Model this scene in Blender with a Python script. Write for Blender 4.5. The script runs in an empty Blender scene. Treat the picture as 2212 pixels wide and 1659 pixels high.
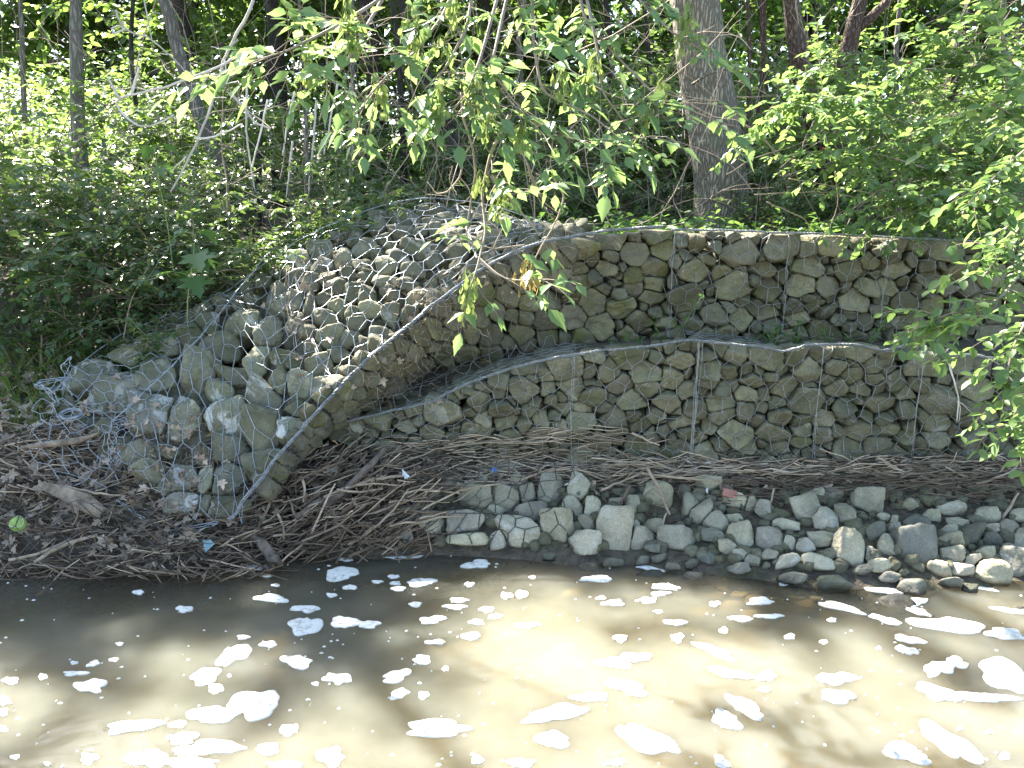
import bpy, math, random
import numpy as np
from mathutils import Vector
from mathutils.bvhtree import BVHTree

# ------------------------------------------------------------------ camera, sky, sun, exposure
scn = bpy.context.scene
COL = scn.collection
CAM = np.array((0.0, -3.6, 1.445)); PITCH = math.radians(12.6); FPX = 1737.0   # focal length in 2212-wide photo units
SUN_EL, SUN_AZ = math.radians(45), math.radians(-35)                             # azimuth from +y towards +x
SUN_DIR = Vector((math.sin(SUN_AZ)*math.cos(SUN_EL), math.cos(SUN_AZ)*math.cos(SUN_EL), math.sin(SUN_EL)))
cd = bpy.data.cameras.new('camera'); cam = bpy.data.objects.new('camera', cd); COL.objects.link(cam)
cam.location = CAM; cam.rotation_euler = (math.pi/2-PITCH, 0, 0)
cd.sensor_width = 36; cd.lens = FPX/2212*36; cd.clip_start = 0.05; cd.clip_end = 500
scn.camera = cam
w = bpy.data.worlds.new('World'); scn.world = w; w.use_nodes = True
wn = w.node_tree.nodes; wl = w.node_tree.links
sky = wn.new('ShaderNodeTexSky'); sky.sky_type = 'NISHITA'; sky.sun_disc = False
sky.sun_elevation = SUN_EL; sky.sun_rotation = SUN_AZ
wl.new(sky.outputs[0], wn['Background'].inputs[0]); wn['Background'].inputs[1].default_value = 0.072
sd = bpy.data.lights.new('sun', 'SUN'); so = bpy.data.objects.new('sun', sd); COL.objects.link(so)
sd.energy = 5.0; sd.angle = math.radians(0.6); sd.color = (1, 0.94, 0.84)
so.rotation_euler = SUN_DIR.to_track_quat('Z', 'Y').to_euler()
scn.view_settings.view_transform = 'Standard'; scn.view_settings.look = 'None'
scn.view_settings.exposure = 2.9; scn.view_settings.gamma = 1.0
scn.cycles.max_bounces = 8; scn.cycles.transparent_max_bounces = 12
scn.cycles.diffuse_bounces = 4; scn.cycles.glossy_bounces = 3; scn.cycles.transmission_bounces = 4
scn.cycles.sample_clamp_indirect = 6
scn.cycles.caustics_reflective = False; scn.cycles.caustics_refractive = False

# ------------------------------------------------------------------ helpers
R = np.random.default_rng
def ray(px, py):
    u = (px-1106)/FPX; v = -(py-829.5)/FPX
    return np.array((u, math.cos(PITCH)+v*math.sin(PITCH), -math.sin(PITCH)+v*math.cos(PITCH)))
def P(px, py, Y):
    d = ray(px, py); return CAM + d*((Y-CAM[1])/d[1])
def PZ(px, py, z=0.0):
    d = ray(px, py); return CAM + d*((z-CAM[2])/d[2])
def unit(v):
    v = np.asarray(v, float); return v/max(1e-9, np.linalg.norm(v))
def to_px(p):
    d = np.asarray(p)-CAM
    f = d[1]*math.cos(PITCH)-d[2]*math.sin(PITCH); up = d[1]*math.sin(PITCH)+d[2]*math.cos(PITCH)
    return 1106+FPX*d[0]/f, 829.5-FPX*up/f

def vnoise(p, seed=0):
    p = np.asarray(p, float)+seed*17.31
    i = np.floor(p).astype(np.int64); f = p-i; f = f*f*(3-2*f)
    def h(a, b, c):
        n = (a*374761393+b*668265263+c*2147483647+seed*144665) & 0xffffffff
        n = ((n ^ (n >> 13))*1274126177) & 0xffffffff
        n = n ^ (n >> 16)
        return (n & 0xffff)/32767.5-1
    r = 0
    for dx in (0, 1):
        for dy in (0, 1):
            for dz in (0, 1):
                wgt = (f[..., 0] if dx else 1-f[..., 0])*(f[..., 1] if dy else 1-f[..., 1])*(f[..., 2] if dz else 1-f[..., 2])
                r = r+wgt*h(i[..., 0]+dx, i[..., 1]+dy, i[..., 2]+dz)
    return r
def fnoise(x, y, seed=0, sc=1.0):
    return float(vnoise(np.array((x*sc, y*sc, 0.37)), seed))

class MB:
    def __init__(s): s.V = []; s.L = []; s.S = []; s.n = 0; s.T = []
    def add(s, V, F, tint=None):
        V = np.asarray(V, float).reshape(-1, 3); F = np.asarray(F)
        s.V.append(V); s.L.append((F+s.n).ravel()); s.S.append(np.full(F.shape[0], F.shape[1]))
        s.T.append(np.full(len(V), .5) if tint is None else np.broadcast_to(tint, (len(V),)))
        s.n += len(V)
    def poly(s, V, idx=None):
        V = np.asarray(V, float); s.add(V, [list(range(len(V)))])
    def tube(s, pts, rad, sides=5, cap=True, tint=None):
        pts = np.asarray(pts, float); m = len(pts)
        rad = np.broadcast_to(np.asarray(rad, float), (m,))
        t = np.gradient(pts, axis=0); t /= np.maximum(1e-9, np.linalg.norm(t, axis=1))[:, None]
        a = np.array((0., 0, 1)) if abs(t[0, 2]) < .8 else np.array((0., 1, 0))
        fr = []
        x = unit(np.cross(t[0], a))
        for k in range(m):
            x = unit(x-t[k]*np.dot(x, t[k])); fr.append((x, np.cross(t[k], x)))
        X = np.array([f[0] for f in fr]); Yv = np.array([f[1] for f in fr])
        th = np.arange(sides)*2*math.pi/sides
        V = pts[:, None]+rad[:, None, None]*(np.cos(th)[None, :, None]*X[:, None]+np.sin(th)[None, :, None]*Yv[:, None])
        i = np.arange(m-1)[:, None]*sides; j = np.arange(sides)[None]; jn = (j+1) % sides
        F = np.stack([i+j, i+jn, i+sides+jn, i+sides+j], -1).reshape(-1, 4)
        base = s.n
        s.add(V, F, tint)
        if cap:
            s.L.append(base+np.arange(sides)[::-1]); s.S.append(np.array([sides]))
            s.L.append(base+(m-1)*sides+np.arange(sides)); s.S.append(np.array([sides]))
    def build(s, name, mat, parent=None, loc=None, smooth=True):
        me = bpy.data.meshes.new(name)
        V = np.concatenate(s.V); L = np.concatenate(s.L).astype(np.int32); S = np.concatenate(s.S).astype(np.int32)
        off = np.zeros(3)
        if parent is not None: off = np.array(parent['_loc'])
        elif loc is not None: off = np.asarray(loc, float)
        V = V-off
        me.vertices.add(len(V)); me.vertices.foreach_set('co', V.astype(np.float32).ravel())
        me.loops.add(len(L)); me.loops.foreach_set('vertex_index', L)
        me.polygons.add(len(S)); me.polygons.foreach_set('loop_start', np.concatenate([[0], np.cumsum(S)[:-1]]).astype(np.int32))
        me.update(calc_edges=True); me.validate()
        a = me.attributes.new('tint', 'FLOAT', 'POINT'); a.data.foreach_set('value', np.concatenate(s.T).astype(np.float32))
        me.polygons.foreach_set('use_smooth', np.full(len(me.polygons), smooth))
        me.materials.append(mat)
        o = bpy.data.objects.new(name, me); COL.objects.link(o)
        if parent is not None: o.parent = parent
        elif loc is not None: o.location = off
        return o

def tag(o, label=None, cat=None, group=None, kind=None):
    if label: o['label'] = label
    if cat: o['category'] = cat
    if group: o['group'] = group
    if kind: o['kind'] = kind
    return o
ROOTS = []
def thing(name, loc, label, cat, group=None):
    o = bpy.data.objects.new(name, None); COL.objects.link(o); o.location = loc; o.empty_display_size = .05
    o['_loc'] = [float(c) for c in loc]; ROOTS.append(o)
    return tag(o, label, cat, group)
def dup(root, loc, rz=0, sc=1.0, label=None):
    r = root.copy(); COL.objects.link(r); r.location = loc; r.rotation_euler = (0, 0, rz); r.scale = (sc, sc, sc)
    if label: r['label'] = label
    for ch in list(root.children):
        c = ch.copy(); COL.objects.link(c); c.parent = r
    return r
ORD = ['zeroth', 'first', 'second', 'third', 'fourth', 'fifth', 'sixth', 'seventh', 'eighth', 'ninth', 'tenth', 'eleventh', 'twelfth',
       'thirteenth', 'fourteenth', 'fifteenth', 'sixteenth', 'seventeenth', 'eighteenth', 'nineteenth', 'twentieth']
def ordn(k): return ORD[k] if k <= 20 else ('%d' % k)+('th' if k % 100 in (11, 12, 13) else {1: 'st', 2: 'nd', 3: 'rd'}.get(k % 10, 'th'))

# ------------------------------------------------------------------ materials
class NT:
    def __init__(s, name):
        s.m = bpy.data.materials.new(name); s.m.use_nodes = True; s.t = s.m.node_tree
        s.b = s.t.nodes['Principled BSDF']; s.out = s.t.nodes['Material Output']
    def n(s, typ, ins=None, **kw):
        o = s.t.nodes.new(typ)
        for k, v in kw.items(): setattr(o, k, v)
        for k, v in (ins or {}).items(): s.set(o.inputs[k], v)
        return o
    def set(s, sock, v):
        if hasattr(v, 'is_output'): s.t.links.new(v, sock)
        else:
            if isinstance(v, tuple) and len(v) == 3 and sock.type == 'RGBA': v = v+(1,)
            sock.default_value = v
    def math(s, op, a, b=0.0, c=None):
        o = s.n('ShaderNodeMath', {0: a, 1: b}, operation=op)
        if c is not None: s.set(o.inputs[2], c)
        return o.outputs[0]
    def mix(s, f, a, b, blend='MIX'):
        o = s.n('ShaderNodeMix', data_type='RGBA', blend_type=blend)
        s.set(o.inputs[0], f); s.set(o.inputs[6], a); s.set(o.inputs[7], b); return o.outputs[2]
    def noise(s, vec, scale, detail=4, rough=.6, dist=0.0):
        o = s.n('ShaderNodeTexNoise', {'Scale': scale, 'Detail': detail, 'Roughness': rough, 'Distortion': dist})
        if vec is not None: s.t.links.new(vec, o.inputs['Vector'])
        return o.outputs[0]
    def rng(s, v, a, b, c=0.0, d=1.0):
        return s.n('ShaderNodeMapRange', {0: v, 1: a, 2: b, 3: c, 4: d}).outputs[0]
    def bump(s, h, strength=.5, dist=.01, normal=None):
        o = s.n('ShaderNodeBump', {'Height': h, 'Strength': strength, 'Distance': dist})
        if normal is not None: s.set(o.inputs['Normal'], normal)
        return o.outputs[0]
    def obj(s, rnd=True):
        tc = s.n('ShaderNodeTexCoord').outputs['Object']
        if not rnd: return tc, None
        r = s.n('ShaderNodeObjectInfo').outputs['Random']
        return s.n('ShaderNodeVectorMath', {0: tc, 1: s.n('ShaderNodeCombineXYZ', {0: s.math('MULTIPLY', r, 91.), 1: s.math('MULTIPLY', r, 37.), 2: s.math('MULTIPLY', r, 53.)}).outputs[0]}, operation='ADD').outputs[0], r
    def tint(s): return s.n('ShaderNodeAttribute', attribute_name='tint').outputs['Fac']
    def p(s, **kw):
        for k, v in kw.items(): s.set(s.b.inputs[k.replace('_', ' ')], v)

def stone_mat(name, c1, c2, moss, moss_amt, pale, pale_amt, wet=False, silt=None):
    t = NT(name); v, r = t.obj()
    n1 = t.noise(v, 9, 6, .65); n2 = t.noise(v, 5, 5, .6, .4); n3 = t.noise(v, 7.5, 8, .7, .6); n4 = t.noise(v, 140, 3, .7)
    c = t.mix(t.rng(n1, .38, .62), c1, c2)
    r2 = t.math('FRACT', t.math('MULTIPLY', r, 7.77)); r3 = t.math('FRACT', t.math('MULTIPLY', r, 23.3))
    c = t.mix(t.math('MULTIPLY', t.rng(n2, .46, .62), t.math('MULTIPLY', r2, moss_amt*1.8)), c, moss)
    c = t.mix(t.math('MULTIPLY', t.rng(n3, .605-.075*pale_amt, .645-.07*pale_amt), t.math('MULTIPLY', t.rng(r3, -.1, .7), min(1, pale_amt*1.3))), c, pale)
    if silt: c = t.mix(t.math('MULTIPLY', t.rng(t.noise(v, 3.5, 4), .42, .6), .75), c, silt)
    c = t.mix(t.rng(n4, .3, .7, .0, .55), c, (.05, .05, .04), 'MULTIPLY') if False else t.mix(1.0, c, t.n('ShaderNodeCombineColor', {0: t.rng(n4, .25, .75, .7, 1.25), 1: t.rng(n4, .25, .75, .7, 1.25), 2: t.rng(n4, .25, .75, .7, 1.22)}).outputs[0], 'MULTIPLY')
    br = t.rng(r, 0, 1, .72, 1.22)
    c = t.mix(1.0, c, t.n('ShaderNodeCombineColor', {0: br, 1: br, 2: t.math('MULTIPLY', br, t.rng(r2, 0, 1, .9, 1.06))}).outputs[0], 'MULTIPLY')
    rough = .85
    if wet:
        z = t.n('ShaderNodeSeparateXYZ', {0: t.n('ShaderNodeNewGeometry').outputs['Position']}).outputs[2]
        wz = t.rng(t.math('ADD', z, t.math('MULTIPLY', t.math('SUBTRACT', n1, .5), .05)), .012, .035, 1.0, 0.0)
        c = t.mix(wz, c, t.mix(1.0, c, (.28, .24, .19), 'MULTIPLY')); rough = t.rng(wz, 0, 1, .85, .25)
    t.p(Base_Color=c, Roughness=rough)
    nb = t.bump(t.noise(v, 22, 7, .75), .8, .016); t.p(Normal=t.bump(n4, .45, .003, nb))
    return t.m
M = {}
M['wall'] = stone_mat('wall_stone', (.145, .132, .086), (.262, .243, .168), (.13, .135, .055), .55, (.47, .45, .39), .5)
M['upper'] = stone_mat('upper_stone', (.16, .142, .086), (.285, .256, .163), (.15, .15, .05), .7, (.46, .43, .35), .4)
M['strip'] = stone_mat('mossy_stone', (.13, .115, .06), (.22, .195, .11), (.12, .12, .03), 1.0, (.42, .38, .29), .3, silt=(.165, .148, .112))
M['slump'] = stone_mat('slumped_stone', (.135, .126, .08), (.252, .236, .158), (.10, .11, .045), .6, (.55, .53, .47), .55)
M['pale'] = stone_mat('chipped_stone', (.165, .158, .11), (.305, .288, .212), (.16, .18, .10), .4, (.62, .60, .54), .95)
M['shore'] = stone_mat('shore_rock', (.32, .28, .205), (.49, .44, .335), (.17, .18, .12), .35, (.55, .53, .48), .4, wet=True)
M['darkrock'] = stone_mat('dark_shore_rock', (.14, .135, .11), (.22, .21, .175), (.09, .11, .045), .6, (.35, .34, .3), .3, wet=True)
M['bedrock'] = stone_mat('stream_bed_rock', (.30, .21, .09), (.40, .29, .14), (.22, .19, .07), .4, (.45, .36, .2), .3)

def plain(name, c1, c2, scale=20, rough=.8, bump=.4, bd=.004, metallic=0.0, stretch=None, tint=0.0, spec=.5):
    t = NT(name); v, r = t.obj()
    if stretch: v = t.n('ShaderNodeMapping', {'Vector': v, 'Scale': stretch}).outputs[0]
    n = t.noise(v, scale, 5, .65)
    c = t.mix(t.rng(n, .35, .65), c1, c2)
    if tint:
        k = t.rng(t.tint(), 0, 1, 1-tint, 1+tint)
        c = t.mix(1.0, c, t.n('ShaderNodeCombineColor', {0: k, 1: k, 2: k}).outputs[0], 'MULTIPLY')
    t.p(Base_Color=c, Roughness=rough, Metallic=metallic, Specular_IOR_Level=spec)
    if bump: t.p(Normal=t.bump(n, bump, bd))
    return t.m
M['wire'] = plain('galvanised_wire', (.30, .335, .37), (.50, .54, .58), 40, .45, 0, metallic=.55)
M['tierwire'] = plain('grey_wire', (.24, .245, .245), (.42, .43, .43), 40, .5, 0, metallic=.4)
M['oldwire'] = plain('blackened_wire', (.045, .04, .035), (.11, .10, .09), 40, .6, 0, metallic=.2)
M['rustwire'] = plain('dull_wire', (.13, .115, .10), (.27, .25, .23), 40, .6, 0, metallic=.3)
M['rope'] = plain('selvage_wire', (.17, .18, .185), (.34, .355, .365), 60, .5, .3, .002, metallic=.45)
M['stick'] = plain('dry_stick', (.26, .19, .125), (.48, .38, .275), 14, .85, .5, .002, tint=.6)
M['darkstick'] = plain('damp_stick', (.08, .054, .034), (.205, .145, .098), 14, .8, .5, .002, tint=.6)
M['wood'] = plain('driftwood', (.13, .098, .07), (.36, .285, .21), 24, .9, 1.0, .008)
M['log'] = plain('damp_log', (.055, .042, .032), (.20, .155, .12), 24, .85, 1.0, .01)
M['deadvine'] = plain('bare_vine', (.44, .39, .33), (.68, .62, .54), 12, .7, .4, .002, tint=.3)
M['twig'] = plain('grey_twig', (.22, .17, .12), (.40, .32, .25), 14, .8, .4, .002, tint=.3)
M['stem'] = plain('green_stem', (.17, .24, .08), (.28, .34, .14), 14, .6, .2, .001)
M['brownleaf'] = plain('dead_leaf', (.25, .18, .125), (.43, .34, .255), 18, .8, .4, .002, tint=.5)
M['ball'] = plain('lime_ball', (.27, .40, .09), (.36, .48, .15), 90, .95, .5, .002)
M['ballline'] = plain('ball_seam', (.65, .7, .55), (.7, .75, .6), 30, .8, 0)
M['blue'] = plain('blue_plastic', (.05, .20, .62), (.09, .28, .72), 12, .35, .2, .002)
M['white'] = plain('white_plastic', (.66, .67, .68), (.78, .78, .77), 12, .5, .3, .002)
M['teal'] = plain('faded_teal_plastic', (.14, .24, .27), (.22, .34, .37), 12, .5, .2, .002)
M['red'] = plain('brick_shard', (.30, .135, .10), (.40, .20, .155), 30, .85, .5, .003)
M['berry'] = plain('red_berry', (.42, .03, .02), (.55, .06, .03), 12, .3, 0)
M['soilfill'] = plain('dark_fill', (.045, .04, .028), (.085, .075, .055), 15, .95, .8, .02)

def foam_mat():
    t = NT('foam'); v, r = t.obj()
    n = t.n('ShaderNodeTexVoronoi', {'Vector': v, 'Scale': 130.}).outputs['Distance']
    h = t.noise(v, 60, 3)
    c = t.mix(t.rng(t.noise(v, 45, 4, .75), .60, .72), (.80, .78, .72), (.42, .39, .33))
    t.p(Base_Color=c, Roughness=.7, Normal=t.bump(t.math('ADD', n, h), .5, .003))
    tr = t.n('ShaderNodeBsdfTransparent'); edge = t.rng(t.tint(), .0, 1.0, .62, .0)
    hole = t.math('MULTIPLY', t.rng(t.noise(v, 38, 5, .75), .50, .66), .55)
    mx = t.n('ShaderNodeMixShader', {0: t.math('MAXIMUM', t.math('MULTIPLY', edge, t.rng(t.noise(v, 24, 4, .7), .35, .6)), hole), 1: t.b.outputs[0], 2: tr.outputs[0]})
    t.t.links.new(mx.outputs[0], t.out.inputs[0])
    return t.m
M['foam'] = foam_mat()

def bark_mat(name, c1, c2, sx=14, sz=3.2, str_=1.0, dist=.02):
    t = NT(name); v, r = t.obj()
    wob = t.n('ShaderNodeVectorMath', {0: v, 1: t.n('ShaderNodeVectorMath', {0: t.n('ShaderNodeTexNoise', {'Vector': v, 'Scale': 7., 'Detail': 3.}).outputs['Color'], 1: (.04, .04, .05)}, operation='MULTIPLY').outputs[0]}, operation='ADD').outputs[0]
    mp = t.n('ShaderNodeMapping', {'Vector': wob, 'Scale': (sx, sx, sz)}).outputs[0]
    vo = t.n('ShaderNodeTexVoronoi', {'Vector': mp, 'Scale': 1.6}, feature='DISTANCE_TO_EDGE').outputs[0]
    ridge = t.rng(vo, .02, .30)
    fine = t.noise(mp, 5, 5, .7)
    c = t.mix(ridge, c1, c2)
    c = t.mix(t.rng(fine, .4, .75), c, c1)
    c = t.mix(t.rng(t.noise(v, 2.5, 4), .55, .7, 0, .45), c, (.17, .19, .12))
    t.p(Base_Color=c, Roughness=.9, Normal=t.bump(t.math('ADD', ridge, t.math('MULTIPLY', fine, .5)), str_, dist))
    return t.m
M['bark'] = bark_mat('furrowed_bark', (.13, .108, .078), (.47, .41, .31), 34, 6.5, .8, .014)
M['barkdark'] = bark_mat('dark_bark', (.028, .022, .017), (.085, .066, .05), 24, 6)
M['barkred'] = bark_mat('reddish_bark', (.085, .05, .035), (.25, .165, .125), 26, 9)
M['barkgrey'] = bark_mat('grey_bark', (.11, .095, .08), (.33, .29, .24), 24, 5, .7)

def leaf_mat(name, a, b, tr, gloss=.4, trans=.5, spec=.5):
    t = NT(name); ti = t.tint()
    r = t.n('ShaderNodeObjectInfo').outputs['Random']
    pos = t.n('ShaderNodeNewGeometry').outputs['Position']
    c = t.mix(ti, a, b)
    c = t.mix(t.rng(t.noise(pos, 1.6, 2), .35, .65, 0, .45), c, t.mix(1.0, c, (1.25, 1.12, .75), 'MULTIPLY'))
    t.p(Base_Color=c, Roughness=gloss, Specular_IOR_Level=spec)
    tl = t.n('ShaderNodeBsdfTranslucent', {0: t.mix(ti, tr, tuple(x*.6 for x in tr))})
    mx = t.n('ShaderNodeMixShader', {0: trans, 1: t.b.outputs[0], 2: tl.outputs[0]})
    t.t.links.new(mx.outputs[0], t.out.inputs[0])
    return t.m
M['shrubleaf'] = leaf_mat('shrub_leaf', (.062, .115, .045), (.11, .175, .075), (.22, .34, .07), .27, .36, .65)
M['honeyleaf'] = leaf_mat('pale_shrub_leaf', (.10, .18, .07), (.16, .25, .105), (.32, .50, .12), .4, .45)
M['crownleaf'] = leaf_mat('tree_leaf', (.055, .10, .028), (.10, .155, .045), (.24, .39, .07), .4, .5)
M['farleaf'] = leaf_mat('woodland_leaf', (.075, .13, .03), (.12, .18, .045), (.30, .47, .10), .45, .5)
M['elderleaf'] = leaf_mat('compound_leaf', (.12, .215, .10), (.17, .28, .135), (.34, .50, .15), .42, .45)
M['mapleleaf'] = leaf_mat('lobed_leaf', (.07, .15, .05), (.10, .19, .07), (.22, .40, .08), .4, .4)
M['seed'] = leaf_mat('seed_wing', (.20, .28, .075), (.28, .35, .11), (.40, .50, .14), .5, .4)
M['drypod'] = leaf_mat('dry_seed_wing', (.28, .23, .07), (.34, .24, .09), (.42, .32, .1), .6, .35)
M['weed'] = leaf_mat('weed_leaf', (.06, .13, .035), (.09, .18, .05), (.2, .36, .06), .5, .4)
M['grassm'] = leaf_mat('grass_blade', (.10, .16, .04), (.18, .24, .06), (.3, .42, .08), .5, .4)

def ground_mat():
    t = NT('bank_soil'); pos = t.n('ShaderNodeNewGeometry').outputs['Position']
    z = t.n('ShaderNodeSeparateXYZ', {0: pos}).outputs[2]
    n1 = t.noise(pos, 3, 6, .65); n2 = t.noise(pos, 28, 5, .7); n3 = t.noise(pos, 90, 3, .7)
    dry = t.mix(t.rng(n2, .35, .68), (.06, .048, .034), (.17, .135, .095))
    dry = t.mix(t.rng(n1, .5, .66, 0, .7), dry, (.075, .085, .035))
    bed = t.mix(t.rng(n1, .35, .65), (.18, .14, .08), (.30, .235, .135))
    c = t.mix(t.rng(t.math('ADD', z, t.math('MULTIPLY', t.math('SUBTRACT', n2, .5), .2)), -.16, -.04), bed, dry)
    t.p(Base_Color=c, Roughness=.95, Normal=t.bump(t.math('ADD', n2, t.math('MULTIPLY', n3, .4)), .9, .025))
    return t.m
M['ground'] = ground_mat()

def water_mat():
    t = NT('murky_water'); pos = t.n('ShaderNodeNewGeometry').outputs['Position']
    mp = t.n('ShaderNodeMapping', {'Vector': pos, 'Scale': (1.0, 1.5, 1.0)}).outputs[0]
    n = t.math('ADD', t.noise(mp, 4.5, 2, .45, .5), t.math('MULTIPLY', t.noise(mp, 17, 2, .5), .22))
    nb = t.bump(n, .18, .03)
    fres = t.n('ShaderNodeFresnel', {'IOR': 1.33, 'Normal': nb}).outputs[0]
    mur = t.rng(t.noise(pos, .9, 4, .6, .8), .36, .64, .48, .76)
    yy = t.n('ShaderNodeSeparateXYZ', {0: pos}).outputs[1]
    mur = t.math('SUBTRACT', mur, t.rng(yy, -1.25, -.72, 0, .34))
    col = t.mix(t.rng(t.noise(pos, 1.6, 4, .6), .35, .65), (.185, .178, .130), (.28, .266, .203))
    dif = t.n('ShaderNodeSubsurfaceScattering', {'Color': col, 'Scale': .30, 'Radius': (1.0, .8, .5)}, falloff='BURLEY')
    tra = t.n('ShaderNodeBsdfTransparent', {0: (.78, .72, .56, 1)})
    body = t.n('ShaderNodeMixShader', {0: mur, 1: tra.outputs[0], 2: dif.outputs[0]})
    gl = t.n('ShaderNodeBsdfGlossy', {'Roughness': .035, 'Normal': nb})
    mx = t.n('ShaderNodeMixShader', {0: fres, 1: body.outputs[0], 2: gl.outputs[0]})
    t.t.links.new(mx.outputs[0], t.out.inputs[0])
    return t.m
M['water'] = water_mat()

# ------------------------------------------------------------------ terrain and water
KEYS_R = [(-12, -.1), (-9, -.45), (-1.7, -.34), (-.95, -.15), (-.60, -.03), (-.36, .09), (-.08, .225), (.13, .245), (.145, .74), (.30, .765), (.52, .785), (.535, 1.19), (.72, 1.23), (1.6, 1.25), (4, 1.33), (10, 1.7), (45, 5)]
KEYS_M = [(-12, -.1), (-9, -.45), (-1.7, -.36), (-.80, -.16), (-.47, -.02), (-.36, .08), (-.15, .17), (.05, .20), (.16, .36), (.30, .50), (.45, .66), (.70, .90), (1.0, 1.12), (1.7, 1.2), (4, 1.28), (10, 1.6), (45, 5)]
KEYS_L = [(-12, -.1), (-9, -.45), (-1.7, -.38), (-.95, -.16), (-.62, -.02), (-.50, .10), (-.36, .26), (-.14, .40), (.10, .50), (.36, .60), (.62, .72), (.90, .88), (1.2, 1.0), (1.8, 1.08), (4, 1.2), (10, 1.6), (45, 5)]
KEYS_X = [(-12, -.1), (-9, -.45), (-1.9, -.34), (-1.2, -.15), (-.80, -.035), (-.5, .07), (-.08, .225)]+KEYS_R[7:]
kr, km, kl, kx = (np.array(k, float) for k in (KEYS_R, KEYS_M, KEYS_L, KEYS_X))
def sstep(x, a, b):
    t = min(1, max(0, (x-a)/(b-a))); return t*t*(3-2*t)
def profile(x):
    a = sstep(x, -.45, .38); b = sstep(x, -.95, -1.5)
    e = sstep(x, .45, 1.5); k = km*(1-a)+(kr*(1-e)+kx*e)*a
    return k*(1-b)+kl*b
def build_terrain():
    xs = np.concatenate([np.linspace(-40, -4, 19)[:-1], np.linspace(-4, 4, 161), np.linspace(4, 40, 19)[1:]])
    rows = []
    for x in xs:
        k = profile(float(np.clip(x, -2, 2)))
        pts = []
        for (y0, z0), (y1, z1) in zip(k[:-1], k[1:]):
            n = max(1, int(min(14, math.hypot(y1-y0, z1-z0)/.05)))
            n = {0: 2, 1: 14, 2: 14, 3: 8, 4: 8, 5: 8, 6: 6, 7: 10, 8: 5, 9: 5, 10: 8, 11: 5, 12: 12, 13: 12, 14: 8, 15: 10}[len(pts) and rows_idx[0] if False else 0] if False else n
            pts.append((y0, z0, y1, z1))
        rows.append(pts)
    nseg = [2, 16, 14, 8, 8, 8, 6, 12, 5, 6, 10, 6, 12, 14, 8, 10]
    V = []
    for x, pts in zip(xs, rows):
        for (y0, z0, y1, z1), n in zip(pts, nseg):
            for k in range(n):
                t = k/n; V.append((x, y0+(y1-y0)*t, z0+(z1-z0)*t))
        V.append((x, pts[-1][2], pts[-1][3]))
    V = np.array(V); m = sum(nseg)+1; n = len(xs)
    amp = np.clip((np.abs(V[:, 1]-.3)+.25), .3, 1)*.035
    V[:, 2] += vnoise(V*np.array((3, 3, 3)), 3)*amp+vnoise(V*11, 4)*.012
    i = np.arange(n-1)[:, None]*m; j = np.arange(m-1)[None]
    F = np.stack([i+j, i+m+j, i+m+j+1, i+j+1], -1).reshape(-1, 4)
    mb = MB(); mb.add(V, F); o = mb.build('ground', M['ground']); tag(o, kind='structure')
    return BVHTree.FromPolygons([Vector(v) for v in V], [tuple(f) for f in F])
TER = build_terrain()
def gz(x, y, top=30.0):
    h = TER.ray_cast(Vector((x, y, top)), Vector((0, 0, -1)))
    return h[0].z if h[0] else 0.0
def cast(bvh, px, py):
    d = unit(ray(px, py)); h = bvh.ray_cast(Vector(CAM), Vector(d))
    return (None, None) if h[0] is None else (np.array(h[0]), np.array(h[1]))
mb = MB()
xs = np.linspace(-30, 30, 61); ys = np.linspace(-11, .1, 40)
V = np.array([(x, y, 0.0) for x in xs for y in ys]); i = np.arange(60)[:, None]*40; j = np.arange(39)[None]
mb.add(V, np.stack([i+j, i+40+j, i+41+j, i+j+1], -1).reshape(-1, 4))
tag(mb.build('water', M['water']), kind='structure')

# ------------------------------------------------------------------ stones
def ico(sub):
    import bmesh
    bm = bmesh.new(); bmesh.ops.create_icosphere(bm, subdivisions=sub, radius=1)
    bm.verts.ensure_lookup_table()
    v = np.array([x.co[:] for x in bm.verts]); f = np.array([[x.index for x in q.verts] for q in bm.faces]); bm.free()
    return v/np.linalg.norm(v, axis=1)[:, None], f
ICO = {3: ico(4), 2: ico(3)}     # 642 / 162 directions
ICO[4] = ico(5)
class Stone: pass
def stone_from(pos, n, a, b, c, rng, tocam=.35, roll=0.0):
    s = Stone(); s.pos = np.asarray(pos, float)
    z = unit(np.asarray(n)*(1-tocam)+unit(CAM-s.pos)*tocam)
    x = unit(np.array((1., 0, 0))-z*z[0]); y = np.cross(z, x)
    cr, sr = math.cos(roll), math.sin(roll)
    s.R = np.stack([x*cr+y*sr, -x*sr+y*cr, z], 1); s.h = np.array((a, b, c))
    s.seed = int(rng.integers(1, 10**6)); return s
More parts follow.
